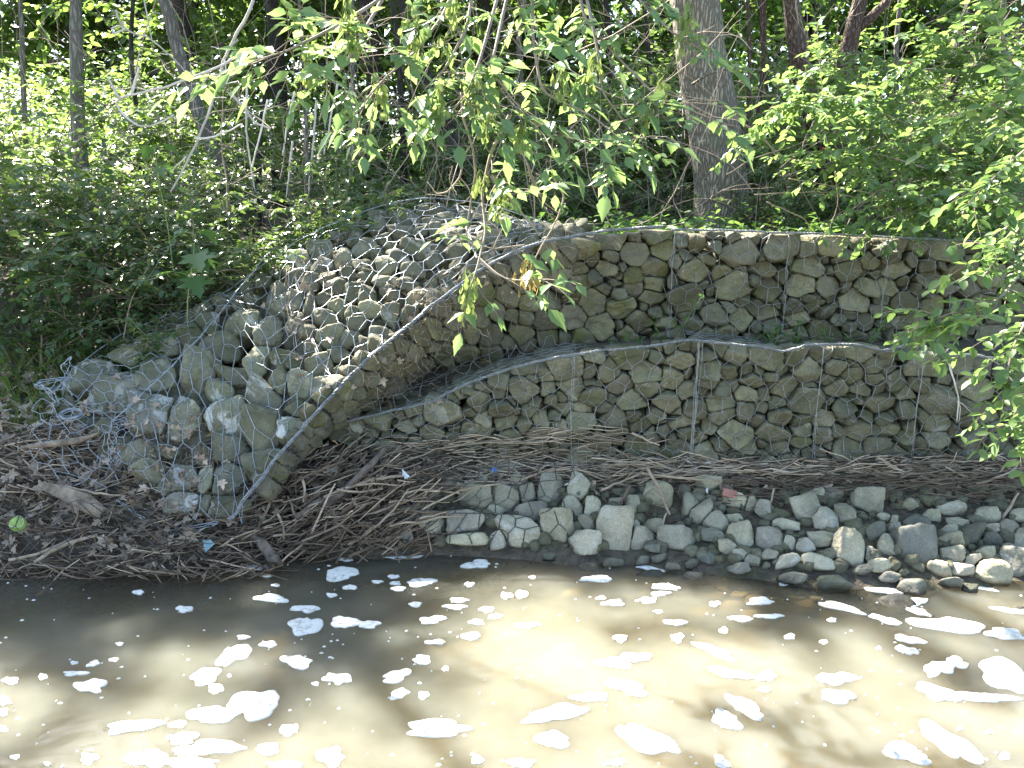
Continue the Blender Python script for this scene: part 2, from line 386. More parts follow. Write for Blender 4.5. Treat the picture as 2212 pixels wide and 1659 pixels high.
def pack(stones, gap=.004, tight=False):
    C = np.array([s.pos for s in stones])
    for i, s in enumerate(stones):
        T = []
        rng = R(s.seed)
        # facets of its own
        K = rng.normal(size=(7 if tight else 11, 3)); K /= np.linalg.norm(K, axis=1)[:, None]
        T += [k/rng.uniform(.72 if tight else .66, 1.05) for k in K]
        T.append(unit((rng.normal()*.22, rng.normal()*.22, 1))/(rng.uniform(.42, .66) if tight else rng.uniform(.55, .8)))
        T += [np.array(v)/1.06 for v in ((1, 0, 0), (-1, 0, 0), (0, 1, 0), (0, -1, 0), (0, 0, 1), (0, 0, -1))]
        d = C-s.pos; dist = np.linalg.norm(d, axis=1)
        for jx in np.argsort(dist)[1:15]:
            q = stones[jx]; D = dist[jx]
            if D > 3*(max(s.h)+max(q.h)) or D < 1e-4: continue
            nw = d[jx]/D
            ri = 1/np.linalg.norm((s.R.T@nw)/s.h); rj = 1/np.linalg.norm((q.R.T@nw)/q.h)
            H = max(D*ri/(ri+rj)-gap/2, .3*ri)
            T.append((s.h*(s.R.T@nw))/H)
        if hasattr(s, 'top'): T.append((s.h*s.R[2])/max(.02, s.top-s.pos[2]))
        s.T = np.array(T)
def stone_mesh(s, sub=3, p=15, rough=1.0):
    D, F = ICO[sub]
    g = np.maximum(D@s.T.T, 0)
    rho = np.power(np.power(g, p).sum(1), -1.0/p)
    rho *= 1+rough*(.06*vnoise(D*2.3, s.seed % 997)+.034*vnoise(D*5.0, s.seed % 991)+.020*vnoise(D*11, s.seed % 983)+.010*vnoise(D*23, s.seed % 977))
    V = (D*rho[:, None]*s.h)@s.R.T
    return V, F
ALLSTONES = []      # (area, stone, mat, info)
def register(stones, mat_fn, panel, group, cat, name, rowh, words):
    pxs = [to_px(s.pos) for s in stones]
    order = sorted(range(len(stones)), key=lambda k: pxs[k][1])
    for k, s in enumerate(stones):
        s.px = pxs[k]; s.mat = mat_fn(s); s.panel = panel; s.group = group; s.cat = cat; s.name = name; s.words = words
        s.rowh = rowh
        dd = np.linalg.norm(s.pos-CAM); s.area = (2*s.h[0]*FPX/dd)*(2*s.h[1]*FPX/dd)
        s.inside = -20 < s.px[0] < 2232 and s.px[1] < 1680
    ALLSTONES.extend(stones)

# slump surface (sections F front edge, M middle, B back edge) as photo pixel + depth, unprojected
SEC = [((1430, 497, .40), None, (1430, 494, .9)), ((1300, 508, .40), None, (1300, 497, .95)), ((1160, 535, .36), None, (1170, 487, 1.0)),
       ((1050, 585, .28), None, (1060, 455, 1.0)), ((950, 655, .18), None, (950, 440, .95)), ((870, 720, .08), None, (870, 446, .9)),
       ((800, 780, -.02), None, (790, 468, .85)), ((740, 840, -.12), None, (700, 503, .78)), ((680, 905, -.22), None, (630, 540, .7)),
       ((610, 985, -.32), None, (565, 588, .6)), ((540, 1075, -.42), (490, 668, .31), (455, 663, .5)),
       ((500, 1125, -.46), (440, 732, .15), (365, 693, .45)), ((420, 1125, -.47), (395, 785, .03), (290, 722, .38)),
       ((330, 1065, -.42), (350, 825, -.07), (230, 757, .30)), ((265, 1000, -.33), (310, 860, -.13), (180, 795, .20)),
       ((235, 950, -.27), (275, 892, -.13), (150, 825, .12)), ((215, 915, -.2), (240, 912, -.18), (135, 870, .0))]
NS = len(SEC)
sF = np.array([P(*s[0]) for s in SEC]); sB = np.array([P(*s[2]) for s in SEC])
sM = []
for k, s in enumerate(SEC):
    if s[1]: sM.append(P(*s[1]))
    else: sM.append(.5*(sF[k]+sB[k])+np.array((-.0, -.045, .055)))
sM = np.array(sM)
def S(u, v):
    u = min(max(u, 0), NS-1-1e-6); i = int(u); f = u-i
    def cr(A):
        p0, p1, p2, p3 = A[max(i-1, 0)], A[i], A[min(i+1, NS-1)], A[min(i+2, NS-1)]
        return .5*(2*p1+(p2-p0)*f+(2*p0-5*p1+4*p2-p3)*f*f+(-p0+3*p1-3*p2+p3)*f**3)
    a, m, b = cr(sF), cr(sM), cr(sB)
    # quadratic through a (v=0), m (v=.5), b (v=1) softened
    q = a*(2*(v-.5)*(v-1))+m*(-4*v*(v-1))+b*(2*v*(v-.5))
    l = a+(m-a)*v*2 if v < .5 else m+(b-m)*(v-.5)*2
    return .6*q+.4*l
def grid_surface(fn, nu, nv):
    V = np.array([fn(i/(nu-1), j/(nv-1)) for i in range(nu) for j in range(nv)])
    i = np.arange(nu-1)[:, None]*nv; j = np.arange(nv-1)[None]
    F = np.stack([i+j, i+nv+j, i+nv+j+1, i+j+1], -1).reshape(-1, 4)
    return V, F, BVHTree.FromPolygons([Vector(v) for v in V], [tuple(f) for f in F])
slV, slF, SLUMP = grid_surface(lambda a, b: S(a*(NS-1), b), 97, 25)
# front strip of the slumped basket: from selvage F down to G
G = [(1430, 738, .42), (1300, 742, .42), (1165, 757, .42), (1075, 770, .40), (990, 780, .36), (925, 805, .28), (853, 845, .18), (787, 885, .06), (716, 930, -.08), (636, 1005, -.24), (546, 1082, -.40)]
sG = np.array([P(*g) for g in G])
def FS(a, b):
    u = a*(len(G)-1); i = min(int(u), len(G)-2); f = u-i
    t = sF[i]*(1-f)+sF[i+1]*f; g = sG[i]*(1-f)+sG[i+1]*f
    return t+(g-t)*b+np.array((0, -.035*math.sin(b*math.pi), 0))
stV, stF, STRIP = grid_surface(FS, 61, 9)

K4 = lambda L: [(x*.336, 553+y*.336, w*.336, h*.336) for x, y, w, h in L]
K9 = lambda L: [(605+x*.2734, 415+y*.2734, w*.2734, h*.2734) for x, y, w, h in L]
SL = K4([(1275, 730, 200, 290), (1010, 740, 230, 250), (740, 890, 370, 270), (600, 760, 270, 210), (970, 1000, 290, 260), (1180, 1030, 200, 280),
 (1480, 1020, 320, 260), (1700, 1140, 270, 320), (1410, 850, 170, 150), (1500, 770, 240, 150), (1670, 890, 230, 210), (1410, 560, 230, 180),
 (1220, 500, 180, 160), (1540, 420, 170, 200), (1640, 680, 170, 250), (1710, 480, 150, 270), (1830, 300, 220, 280), (1840, 660, 210, 100),
 (1780, 790, 100, 180), (1920, 830, 170, 210), (1900, 980, 140, 95), (2050, 690, 170, 170), (2090, 850, 200, 160), (1880, 1100, 170, 130), (1660, 1330, 230, 200),
 (1460, 1240, 320, 170), (1310, 1255, 140, 100), (890, 1270, 260, 200), (960, 1395, 230, 140), (1140, 1450, 250, 180), (1470, 1430, 210, 210),
 (1320, 1430, 90, 190), (1190, 1585, 200, 150), (1320, 1590, 80, 100), (1440, 1620, 250, 150), (1310, 1325, 110, 50), (780, 1220, 120, 110),
 (830, 1490, 160, 110), (960, 570, 220, 130), (1090, 560, 130, 130), (820, 610, 230, 160), (1330, 420, 150, 120), (640, 1180, 170, 120), (560, 1250, 170, 130), (690, 1390, 200, 130), (1070, 1240, 120, 80)])
SL += K9([(300, 450, 200, 140), (150, 520, 190, 140), (330, 560, 190, 160), (490, 520, 140, 200), (640, 250, 170, 110), (660, 430, 200, 150), (790, 180, 180, 140),
 (975, 180, 200, 180), (940, 300, 200, 120), (810, 350, 150, 120), (1130, 130, 120, 100), (1200, 230, 150, 130), (1340, 190, 160, 110), (1340, 330, 170, 140), (1460, 220, 120, 150), (1330, 90, 140, 90),
 (1080, 430, 250, 180), (1390, 450, 170, 140), (930, 500, 180, 140), (1060, 600, 190, 130), (840, 560, 190, 160), (650, 570, 160, 130), (830, 690, 180, 140),
 (1000, 720, 160, 130), (1210, 510, 150, 150), (1310, 670, 150, 160), (1080, 820, 180, 140), (570, 770, 150, 190), (440, 730, 160, 150), (340, 840, 140, 120),
 (460, 900, 190, 140), (700, 920, 190, 150), (570, 950, 120, 130), (880, 970, 140, 180), (690, 800, 140, 140), (1010, 960, 130, 120), (600, 1040, 130, 130),
 (360, 980, 180, 170), (235, 870, 110, 170), (400, 1130, 190, 150), (790, 1120, 190, 210), (660, 1200, 130, 160), (260, 1250, 140, 130), (550, 1150, 130, 140),
 (470, 1280, 170, 110), (1650, 340, 220, 120), (1500, 370, 140, 120), (1740, 420, 170, 80), (1540, 540, 150, 130), (1470, 680, 130, 130), (1400, 580, 120, 120), (230, 700, 170, 150), (110, 680, 150, 150), (60, 860, 190, 170), (120, 1040, 170, 170), (540, 640, 130, 110), (1200, 720, 130, 140), (1190, 900, 120, 110)])
rng = R(5)
sl = []
for (px, py, w_, h_) in SL:
    hit, n = cast(SLUMP, px, py)
    if hit is None: continue
    if np.dot(n, CAM-hit) < 0: n = -n
    dd = np.linalg.norm(hit-CAM); a = w_/2*dd/FPX*1.14; b = h_/2*dd/FPX*1.14
    if any(np.linalg.norm(hit-q.pos) < .45*min(a, b) for q in sl): continue
    c = min(max(.75*math.sqrt(a*b), .035), .11)
    st = stone_from(hit, n, a, b, c, rng, .55, rng.normal()*.12)
    st.pos = hit-st.R[:, 2]*c*.55-n*.01; sl.append(st)
# fill left-out gaps on the slump with smaller stones
for _ in range(2200):
    u, v = rng.uniform(1.3, NS-1), rng.uniform(.03, .98); p = S(u, v)
    a = rng.uniform(.03, .055); b = a*rng.uniform(.6, .95)
    if min(np.linalg.norm((p-q.pos)/np.mean(q.h[:2])) for q in sl) < 1.62: continue
    hit = SLUMP.find_nearest(Vector(p)); n = np.array(hit[1]); n = n if n[2] > 0 else -n
    st = stone_from(p, n, a, b, .04, rng, .5, rng.normal()*.4); st.pos = p-st.R[:, 2]*.035; sl.append(st)
pack(sl, .004)
def slmat(s):
    px, py = to_px(s.pos)
    return M['pale'] if py > 830+ (px-600)*.05 and (s.seed % 10) < 8 else M['slump']
register(sl, slmat, 'the slumped basket', 'stones in the slumped gabion basket', 'stone', 'gabion_stone', 52, None)

def dart(inside, n, sizes, rng, sep, fill):
    """random close packing in a plane: list of (x, z, a, b)"""
    out = []
    for (a0, a1, r0, r1, cnt) in sizes:
        for _ in range(cnt):
            x, z = inside(rng)
            if x is None: continue
            a = rng.uniform(a0, a1); b = a*rng.uniform(r0, r1)
            ok = True
            for (X, Z, A, B) in out:
                if ((x-X)/(a+A))**2+((z-Z)/(b+B))**2 < sep: ok = False; break
            if ok: out.append((x, z, a, b))
    return out
# lower tier
LTOP = [(690, 925), (735, 912), (850, 886), (930, 868), (1000, 832), (1100, 797), (1200, 772), (1300, 757), (1400, 748), (1490, 734), (1560, 742), (1650, 750), (1690, 760), (1740, 744), (1850, 745), (1900, 760), (1960, 745), (2060, 765), (2212, 780), (2500, 790)]
lt = np.array([P(x, y, -.01) for x, y in LTOP])
ztop = lambda x: float(np.interp(x, lt[:, 0], lt[:, 2]))
ZB = .215
def in_lower(r):
    x = r.uniform(-.86, 2.95); z = r.uniform(ZB+.02, .84)
    zb = ZB if x > -.4 else ZB+.03
    return (x, z) if z < ztop(x)-.028 else (None, None)
r1 = R(11)
L = dart(in_lower, 0, [(.070, .095, .45, .62, 110), (.050, .070, .5, .72, 600), (.036, .050, .5, .85, 2600), (.022, .034, .55, .95, 7000)], r1, .80, 0)
low = [stone_from((x, .052+r1.normal()*.010, z), (0, -1, 0), a*1.6, b*1.62, .10, r1, .0, r1.normal()*.10) for x, z, a, b in L]
for s in low: s.top = ztop(s.pos[0])-.004
pack(low, .003, True)
register(low, lambda s: M['wall'], 'the lower wall', 'stones in the lower gabion wall', 'stone', 'gabion_stone', 42, None)
# upper tier (right of the bend) and bent strip
UTOP = [(1160, 535), (1250, 514), (1300, 507), (1430, 496), (1600, 499), (1800, 508), (2000, 517), (2212, 526), (2500, 536)]
ut = np.array([P(x, y, .39) for x, y in UTOP]); utop = lambda x: float(np.interp(x, ut[:, 0], ut[:, 2]))
ux0 = P(1240, 600, .4)[0]
def in_upper(r):
    x = r.uniform(ux0, 3.3); z = r.uniform(.76, 1.30)
    return (x, z) if z < utop(x)-.03 else (None, None)
r2 = R(21)
L = dart(in_upper, 0, [(.075, .10, .45, .65, 100), (.054, .075, .5, .75, 600), (.04, .054, .5, .85, 2400), (.024, .036, .55, .95, 7000)], r2, .80, 0)
upp = [stone_from((x, .452+r2.normal()*.010, z), (0, -1, 0), a*1.6, b*1.62, .105, r2, 0, r2.normal()*.10) for x, z, a, b in L]
stp = []
for _ in range(1500):
    a_, b_ = r2.uniform(.11, .985), r2.uniform(.06, .96); p = FS(a_, b_)
    if p[0] > ux0-.03: continue
    fall = max(0.25, np.linalg.norm(FS(a_, 0)-FS(a_, 1))/.5)
    a = r2.uniform(.055, .10)*(.55+.45*min(1, fall)); b = a*r2.uniform(.5, .8)
    if stp and min(np.linalg.norm((p-q.pos)/np.mean(q.h[:2])) for q in stp) < 1.25: continue
    n = np.array(STRIP.find_nearest(Vector(p))[1]); n = n if np.dot(n, CAM-p) > 0 else -n
    st = stone_from(p, n, a, b, .05, r2, .1, -.55+r2.normal()*.15); st.pos = p-n*.02; stp.append(st)
for s in upp: s.top = utop(s.pos[0])-.004
pack(upp+stp, .003, True)
register(upp, lambda s: M['upper'] if s.seed % 4 else M['strip'], 'the upper wall', 'stones in the upper gabion wall', 'stone', 'gabion_stone', 40, None)
register(stp, lambda s: M['strip'], 'the bent front face', 'stones in the bent front face of the slumped basket', 'stone', 'gabion_stone', 45, None)

# shore rocks
KA = lambda L: [(864+x*.3125, 968+y*.3125, w*.3125, h*.3125) for x, y, w, h in L]
KB = lambda L: [(1521+x*.3125, 968+y*.3125, w*.3125, h*.3125) for x, y, w, h in L]
SH = KA([(690, 170, 220, 170), (530, 350, 230, 200), (560, 250, 90, 70), (730, 340, 200, 210), (885, 330, 130, 140), (1025, 300, 190, 240), (815, 245, 120, 90), (910, 430, 220, 150),
 (660, 440, 140, 60), (140, 460, 130, 170), (230, 530, 190, 150), (460, 515, 280, 140), (790, 575, 370, 190), (1075, 545, 220, 210), (480, 640, 300, 90), (680, 640, 140, 110),
 (1240, 270, 140, 210), (1200, 410, 140, 130), (1330, 420, 110, 150), (1295, 530, 110, 120), (1280, 665, 240, 170), (1490, 580, 260, 310), (1670, 630, 170, 140),
 (1620, 540, 70, 60), (1750, 550, 150, 100), (1905, 625, 280, 140), (1780, 320, 180, 200), (2000, 390, 130, 150), (2080, 450, 170, 140), (180, 310, 180, 130), (380, 270, 130, 140),
 (360, 170, 90, 80), (440, 170, 60, 70), (520, 150, 60, 70), (1490, 380, 90, 70), (1600, 400, 100, 120), (50, 630, 90, 120), (2130, 250, 160, 100), (930, 190, 120, 80), (20, 460, 90, 120)])
SH += KB([(80, 520, 190, 150), (190, 500, 140, 90), (60, 610, 150, 90), (250, 610, 190, 160), (445, 640, 200, 160), (585, 655, 90, 110), (690, 685, 120, 100), (150, 690, 120, 90),
 (410, 440, 120, 120), (320, 395, 90, 90), (230, 370, 180, 100), (690, 430, 180, 170), (840, 510, 150, 170), (970, 470, 120, 150), (1120, 370, 230, 150), (990, 690, 240, 250), (810, 640, 170, 100),
 (1170, 590, 110, 120), (1245, 680, 110, 130), (1310, 580, 80, 80), (1240, 490, 90, 50), (1300, 510, 60, 60), (1450, 530, 150, 130), (1450, 690, 280, 300), (1940, 470, 140, 120), (1740, 530, 110, 70),
 (1830, 600, 180, 110), (1680, 580, 110, 60), (1690, 640, 120, 80), (1970, 660, 130, 100), (1960, 570, 130, 50), (1710, 740, 200, 110), (1550, 480, 110, 70), (2130, 770, 240, 200), (1990, 880, 220, 180),
 (1620, 840, 150, 90), (1760, 850, 160, 70), (570, 790, 170, 90), (450, 750, 130, 70), (330, 780, 110, 80), (240, 745, 100, 80), (770, 790, 190, 110), (1190, 820, 150, 80), (1140, 740, 80, 110),
 (1930, 740, 110, 80), (1830, 780, 130, 70), (2080, 570, 120, 120), (2200, 620, 130, 110), (2190, 480, 120, 90), (560, 540, 150, 90), (880, 330, 120, 90), (760, 330, 110, 80), (1700, 430, 140, 80), (1400, 400, 120, 70)])
WET = KA([(1740, 705, 110, 60), (1460, 800, 150, 60), (1880, 825, 120, 60), (1030, 760, 100, 50)])+KB([(900, 950, 200, 100), (1420, 970, 170, 100), (600, 915, 170, 80), (230, 850, 130, 80), (1090, 850, 110, 60), (1280, 900, 140, 60), (1700, 950, 150, 60)])
r3 = R(31); sh = []
for k, (px, py, w_, h_) in enumerate(SH+WET):
    hit, n = cast(TER, px, py+h_*.1)
    if hit is None: continue
    if hit[2] < -.02: hit = PZ(px, py+h_*.1, -.005); n = np.array((0, 0, 1.))
    dd = np.linalg.norm(hit-CAM); a = w_/2*dd/FPX*1.05; b = h_/2*dd/FPX*1.08; c = .8*math.sqrt(a*b)
    st = stone_from(hit, n, a, b, c, r3, .8, r3.normal()*.15); st.pos = hit+np.array((0, -.01, .015)); st.k = k
    st.dark = k >= len(SH) or (k in (len(KA(SH))*0+63, 62)) or r3.random() < .12
    sh.append(st)
for k in range(46):
    x = r3.uniform(.0, 2.3); yw = float(np.interp(x, [0, .4, 1.5, 2.4], [-.50, -.56, -.72, -.76]))+r3.normal()*.06-.02
    a = r3.uniform(.03, .075); b = a*r3.uniform(.5, .8); p = np.array((x, yw, max(gz(x, yw, .5)+.01, -.02)))
    if min(np.linalg.norm((p-q.pos)[:2])/(a+max(q.h[:2])) for q in sh) < .75: continue
    st = stone_from(p, (0, -.3, 1), a, b, a*.6, r3, .4, r3.normal()*.3); st.k = 900+k; st.dark = r3.random() < .7; sh.append(st)
pack(sh, .006)
register(sh, lambda s: M['darkrock'] if s.dark else M['shore'], 'the shore', 'loose rocks along the water edge', 'rock', 'shore_rock', 40, None)
# submerged rocks
r4 = R(41); sub = []
SB = KA([(1610, 915, 130, 70), (1620, 985, 110, 80), (1720, 960, 120, 70), (1850, 900, 140, 60), (1200, 1030, 150, 50), (1690, 1040, 90, 60), (2000, 880, 150, 70), (2120, 930, 160, 60)])+KB([(130, 940, 170, 60), (330, 900, 120, 60), (250, 1010, 150, 60), (480, 1010, 170, 60), (70, 1060, 150, 60), (370, 1080, 190, 70), (640, 1030, 150, 60), (200, 1130, 170, 60), (520, 1130, 170, 60), (0, 1170, 150, 60), (770, 1000, 150, 50), (320, 1190, 150, 50), (700, 1120, 140, 50)])
for (px, py, w_, h_) in SB:
    hit, n = cast(TER, px, py)
    if hit is None: continue
    dd = np.linalg.norm(hit-CAM); a = w_/2*dd/FPX*1.15; b = a*r4.uniform(.6, .9); c = a*.45
    st = stone_from(hit, (0, 0, 1), a, b, c, r4, 0, r4.uniform(-.5, .5)); st.pos = hit+np.array((0, 0, .02))
    if st.pos[2]+c > -.012: st.pos[2] = -.012-c
    sub.append(st)
pack(sub, .01)
register(sub, lambda s: M['bedrock'], 'the stream bed', 'rocks lying under the shallow water', 'rock', 'submerged_rock', 30, None)

STONE_MESHES = []      # everything wires can rest on
def label_stones():
    by = {}
    for s in ALLSTONES: by.setdefault(s.group, []).append(s)
    gab = sorted([s for s in ALLSTONES if s.name == 'gabion_stone' and s.inside], key=lambda s: -s.area)
    keep = set(id(s) for s in gab[:298])
    rub = MB()
    place = {'the slumped basket': 'inside the slumped basket', 'the lower wall': 'of the lower wall', 'the upper wall': 'of the upper wall', 'the bent front face': "of the slumped basket's front face",
             'the shore': 'along the shore', 'the stream bed': 'under the water'}
    for g, lst in by.items():
        lst.sort(key=lambda s: s.px[1]); rows = []; cur = []
        vis = [s for s in lst if s.inside and (s.name != 'gabion_stone' or id(s) in keep)]
        # rows follow the height above water, so a row is one course of the pile
        for s in vis:
            if cur and s.px[1]-cur[0].px[1] > s.rowh: rows.append(cur); cur = []
            cur.append(s)
        if cur: rows.append(cur)
        med = np.median([s.area for s in vis]) if vis else 1
        for ri, row in enumerate(rows):
            row.sort(key=lambda s: s.px[0])
            for ci, s in enumerate(row):
                size = 'large' if s.area > 1.7*med else 'small' if s.area < .6*med else 'middling'
                asp = s.h[0]/s.h[1]; shp = 'flat' if asp > 1.55 else 'upright' if asp < .9 else 'blocky'
                col = {'wall_stone': 'grey-green', 'upper_stone': 'tan-grey', 'mossy_stone': 'mossy', 'slumped_stone': 'olive-grey', 'chipped_stone': 'pale-flecked', 'shore_rock': 'pale grey', 'dark_shore_rock': 'dark', 'stream_bed_rock': 'golden-brown'}[s.mat.name]
                noun = 'stone' if s.cat == 'stone' else 'rock'
                s.label = f"{size} {shp} {col} {noun}, {ordn(ci+1)} from left in {ordn(ri+1)} row {place[s.panel]}"
        for s in lst:
            near = s.area > 5000
            if s.name != 'gabion_stone' and not s.inside: continue
            V, F = stone_mesh(s, 4 if s.area > 4500 else 3, 26 if s.name == 'gabion_stone' else 17, 1.35 if s.name == 'gabion_stone' else 1.1)
            STONE_MESHES.append((V+s.pos, F))
            if s.name == 'gabion_stone' and id(s) not in keep: rub.add(V+s.pos, F); continue
            mb = MB(); mb.add(V+s.pos, F); o = mb.build(s.name, s.mat, loc=s.pos)
            tag(o, s.label, s.cat, s.group)
    # second layer of fill behind the faces, seen only in the gaps
    r = R(77)
    for k in range(150):
        x = r.uniform(-.6, 2.9); V, F = None, None
        s = stone_from((x, .125, r.uniform(.24, ztop(x)-.08)), (0, -1, 0), r.uniform(.06, .1), r.uniform(.05, .07), .05, r)
        s.T = R(s.seed).normal(size=(22, 3)); s.T /= np.linalg.norm(s.T, axis=1)[:, None]*.95; s.T = np.concatenate([s.T, np.eye(3)/1.05, -np.eye(3)/1.05])
        V, F = stone_mesh(s, 2); rub.add(V+s.pos, F)
    for k in range(110):
        x = r.uniform(.3, 3.2)
        s = stone_from((x, .53, r.uniform(.8, utop(x)-.06)), (0, -1, 0), r.uniform(.06, .1), r.uniform(.05, .07), .05, r)
        s.T = R(s.seed).normal(size=(22, 3)); s.T /= np.linalg.norm(s.T, axis=1)[:, None]*.95; s.T = np.concatenate([s.T, np.eye(3)/1.05, -np.eye(3)/1.05])
        V, F = stone_mesh(s, 2); rub.add(V+s.pos, F)
    for k in range(420):
        u, v = r.uniform(1.6, NS-1.02), r.uniform(.02, .95); p = S(u, v); n = np.array(SLUMP.find_nearest(Vector(p))[1]); n = n if n[2] > 0 else -n
        s = stone_from(p-n*.115, n, r.uniform(.06, .1), r.uniform(.05, .07), .05, r, 0, r.uniform(-1, 1))
        s.T = R(s.seed).normal(size=(22, 3)); s.T /= np.linalg.norm(s.T, axis=1)[:, None]*.95; s.T = np.concatenate([s.T, np.eye(3)/1.05, -np.eye(3)/1.05])
        V, F = stone_mesh(s, 2); rub.add(V+s.pos, F)
    # small stones on the shore between the big ones, and the ledge behind the lower selvage
    for k in range(900):
        x = r.uniform(-.45, 2.6); y = r.uniform(-.75, .0); z = gz(x, y, .6)
        if z < .03: continue
        a = r.uniform(.012, .04)
        s = stone_from((x, y, z+a*.2), (0, 0, 1), a, a*r.uniform(.6, .9), a*.7, r, 0, r.uniform(-1.5, 1.5))
        s.T = R(s.seed).normal(size=(16, 3)); s.T /= np.linalg.norm(s.T, axis=1)[:, None]*.95; s.T = np.concatenate([s.T, np.eye(3)/1.05, -np.eye(3)/1.05])
        V, F = stone_mesh(s, 2); rub.add(V+s.pos, F)
    for k in range(90):
        x = r.uniform(-.55, .3); y = r.uniform(.03, .36); z = ztop(x)-.045+y*.02
        a = r.uniform(.03, .07)
        s = stone_from((x, y, z), (0, 0, 1), a, a*.8, a*.5, r, 0, r.uniform(-1.5, 1.5))
        s.T = R(s.seed).normal(size=(16, 3)); s.T /= np.linalg.norm(s.T, axis=1)[:, None]*.95; s.T = np.concatenate([s.T, np.eye(3)/1.05, -np.eye(3)/1.05])
        V, F = stone_mesh(s, 2); rub.add(V+s.pos, F); STONE_MESHES.append((V+s.pos, F))
    tag(rub.build('rubble', M['wall']), 'small rubble packed behind and between the bigger stones', 'rubble', kind='stuff')
label_stones()
n0 = 0; vv = []; ff = []
for V, F in STONE_MESHES:
    vv.append(V); ff.append(F+n0); n0 += len(V)
vv = np.concatenate(vv); ff = np.concatenate(ff)
STB = BVHTree.FromPolygons([Vector(v) for v in vv], [tuple(map(int, f)) for f in ff])

# ------------------------------------------------------------------ gabion baskets of hexagonal wire
def drape(p, n, lo, hi, lift=.004):
    h = STB.ray_cast(Vector(p+n*.22), Vector(-n), .22-lo)
    off = lo if h[0] is None else .22-h[3]+lift
    return min(max(off, lo), hi)
def hexmesh(mb, fn, nrm, W, H, cw, ch, rr, rad, lo, hi, jit=.10, mask=None, lift=.004):
    """hexagonal netting over the patch fn(s,t), s in 0..W, t in 0..H (metres); long twisted sides run along t"""
    nodes = {}
    def node(i, j):
        if (i, j) in nodes: return nodes[(i, j)]
        # brick-like honeycomb: rows of zigzag; i column (half cells), j row of nodes
        row = j//2; upper = j % 2
        s = i*cw/2; t = row*ch*.75+(ch*.25 if ((i+row) % 2 == 0) else 0.0)+(ch*.0)
        t = row*ch*.75+(.0 if ((i+row) % 2) else ch*.25)
        if upper: t = row*ch*.75+ch*.25*(1 if (i+row) % 2 == 0 else 0)
        s += rr.normal()*cw*jit; t += rr.normal()*ch*jit*.7
        nodes[(i, j)] = (s, t); return nodes[(i, j)]
    ni = int(W/(cw/2)); nj = int(H/(ch*.75))
    def pt(i, r):
        return node(i, 2*r)
    segs = []
    for r in range(nj+1):
        for i in range(ni):
            segs.append((pt(i, r), pt(i+1, r), False))       # zigzag
        for i in range(ni+1):
            if (i+r) % 2 == 0 and r < nj:                     # the node that sits high (t larger) joins the low node above
                segs.append((pt(i, r), pt(i, r+1), True))
    for a, b, tw in segs:
        if max(a[0], b[0]) > W*1.002 or max(a[1], b[1]) > H*1.002 or min(a[0], b[0], a[1], b[1]) < -cw*.3: continue
        if mask and not (mask(*a) and mask(*b)): continue
        K = 4
        pts = []
        o0 = o1 = None
        for k in range(K+1):
            f = k/K; s = a[0]+(b[0]-a[0])*f; t = a[1]+(b[1]-a[1])*f
            p = fn(s, t); n = nrm(s, t)
            pts.append((p, n, drape(p, n, lo, hi, lift)))
        o0, o1 = pts[0][2], pts[-1][2]
        line = [p+n*max(o, o0+(o1-o0)*k/K-.006) for k, (p, n, o) in enumerate(pts)]
        mb.tube(line, rad*(1.2 if tw else 1.0), 4, False)
        if tw:
            q = np.array(line); d = unit(q[-1]-q[0]); x = unit(np.cross(d, pts[0][1]))
            m = 9; Q = np.array([q[0]+(q[-1]-q[0])*f for f in np.linspace(0, 1, m)])+x*(rad*1.3*np.cos(np.arange(m)*math.pi))[:, None]+np.array(pts[0][1])*rad*.8
            mb.tube(Q, rad*.6, 4, False)
def rope(mb, pts, rad, rr, strands=3, pitch=.05):
    pts = np.asarray(pts, float)
    L_ = np.concatenate([[0], np.cumsum(np.linalg.norm(np.diff(pts, axis=0), axis=1))]); n = max(8, int(L_[-1]/.007))
    t = np.linspace(0, L_[-1], n); q = np.stack([np.interp(t, L_, pts[:, k]) for k in range(3)], 1)
    q += np.stack([vnoise(np.stack([t*14, t*0+k*5.1, t*0], 1), 9+k) for k in range(3)], 1)*.006
    d = np.gradient(q, axis=0); d /= np.linalg.norm(d, axis=1)[:, None]
    x = np.cross(d, np.array((.1, -.8, .6))); x /= np.linalg.norm(x, axis=1)[:, None]; y = np.cross(d, x)
    for k in range(strands):
        ph = t/pitch*2*math.pi+k*2*math.pi/strands+vnoise(np.stack([t*6, t*0+k, t*0], 1), 31)*1.2
        mb.tube(q+rad*.75*(np.cos(ph)[:, None]*x+np.sin(ph)[:, None]*y), rad*.5, 4, False)
UPY = np.array((0., -1, 0))
rw = R(51)
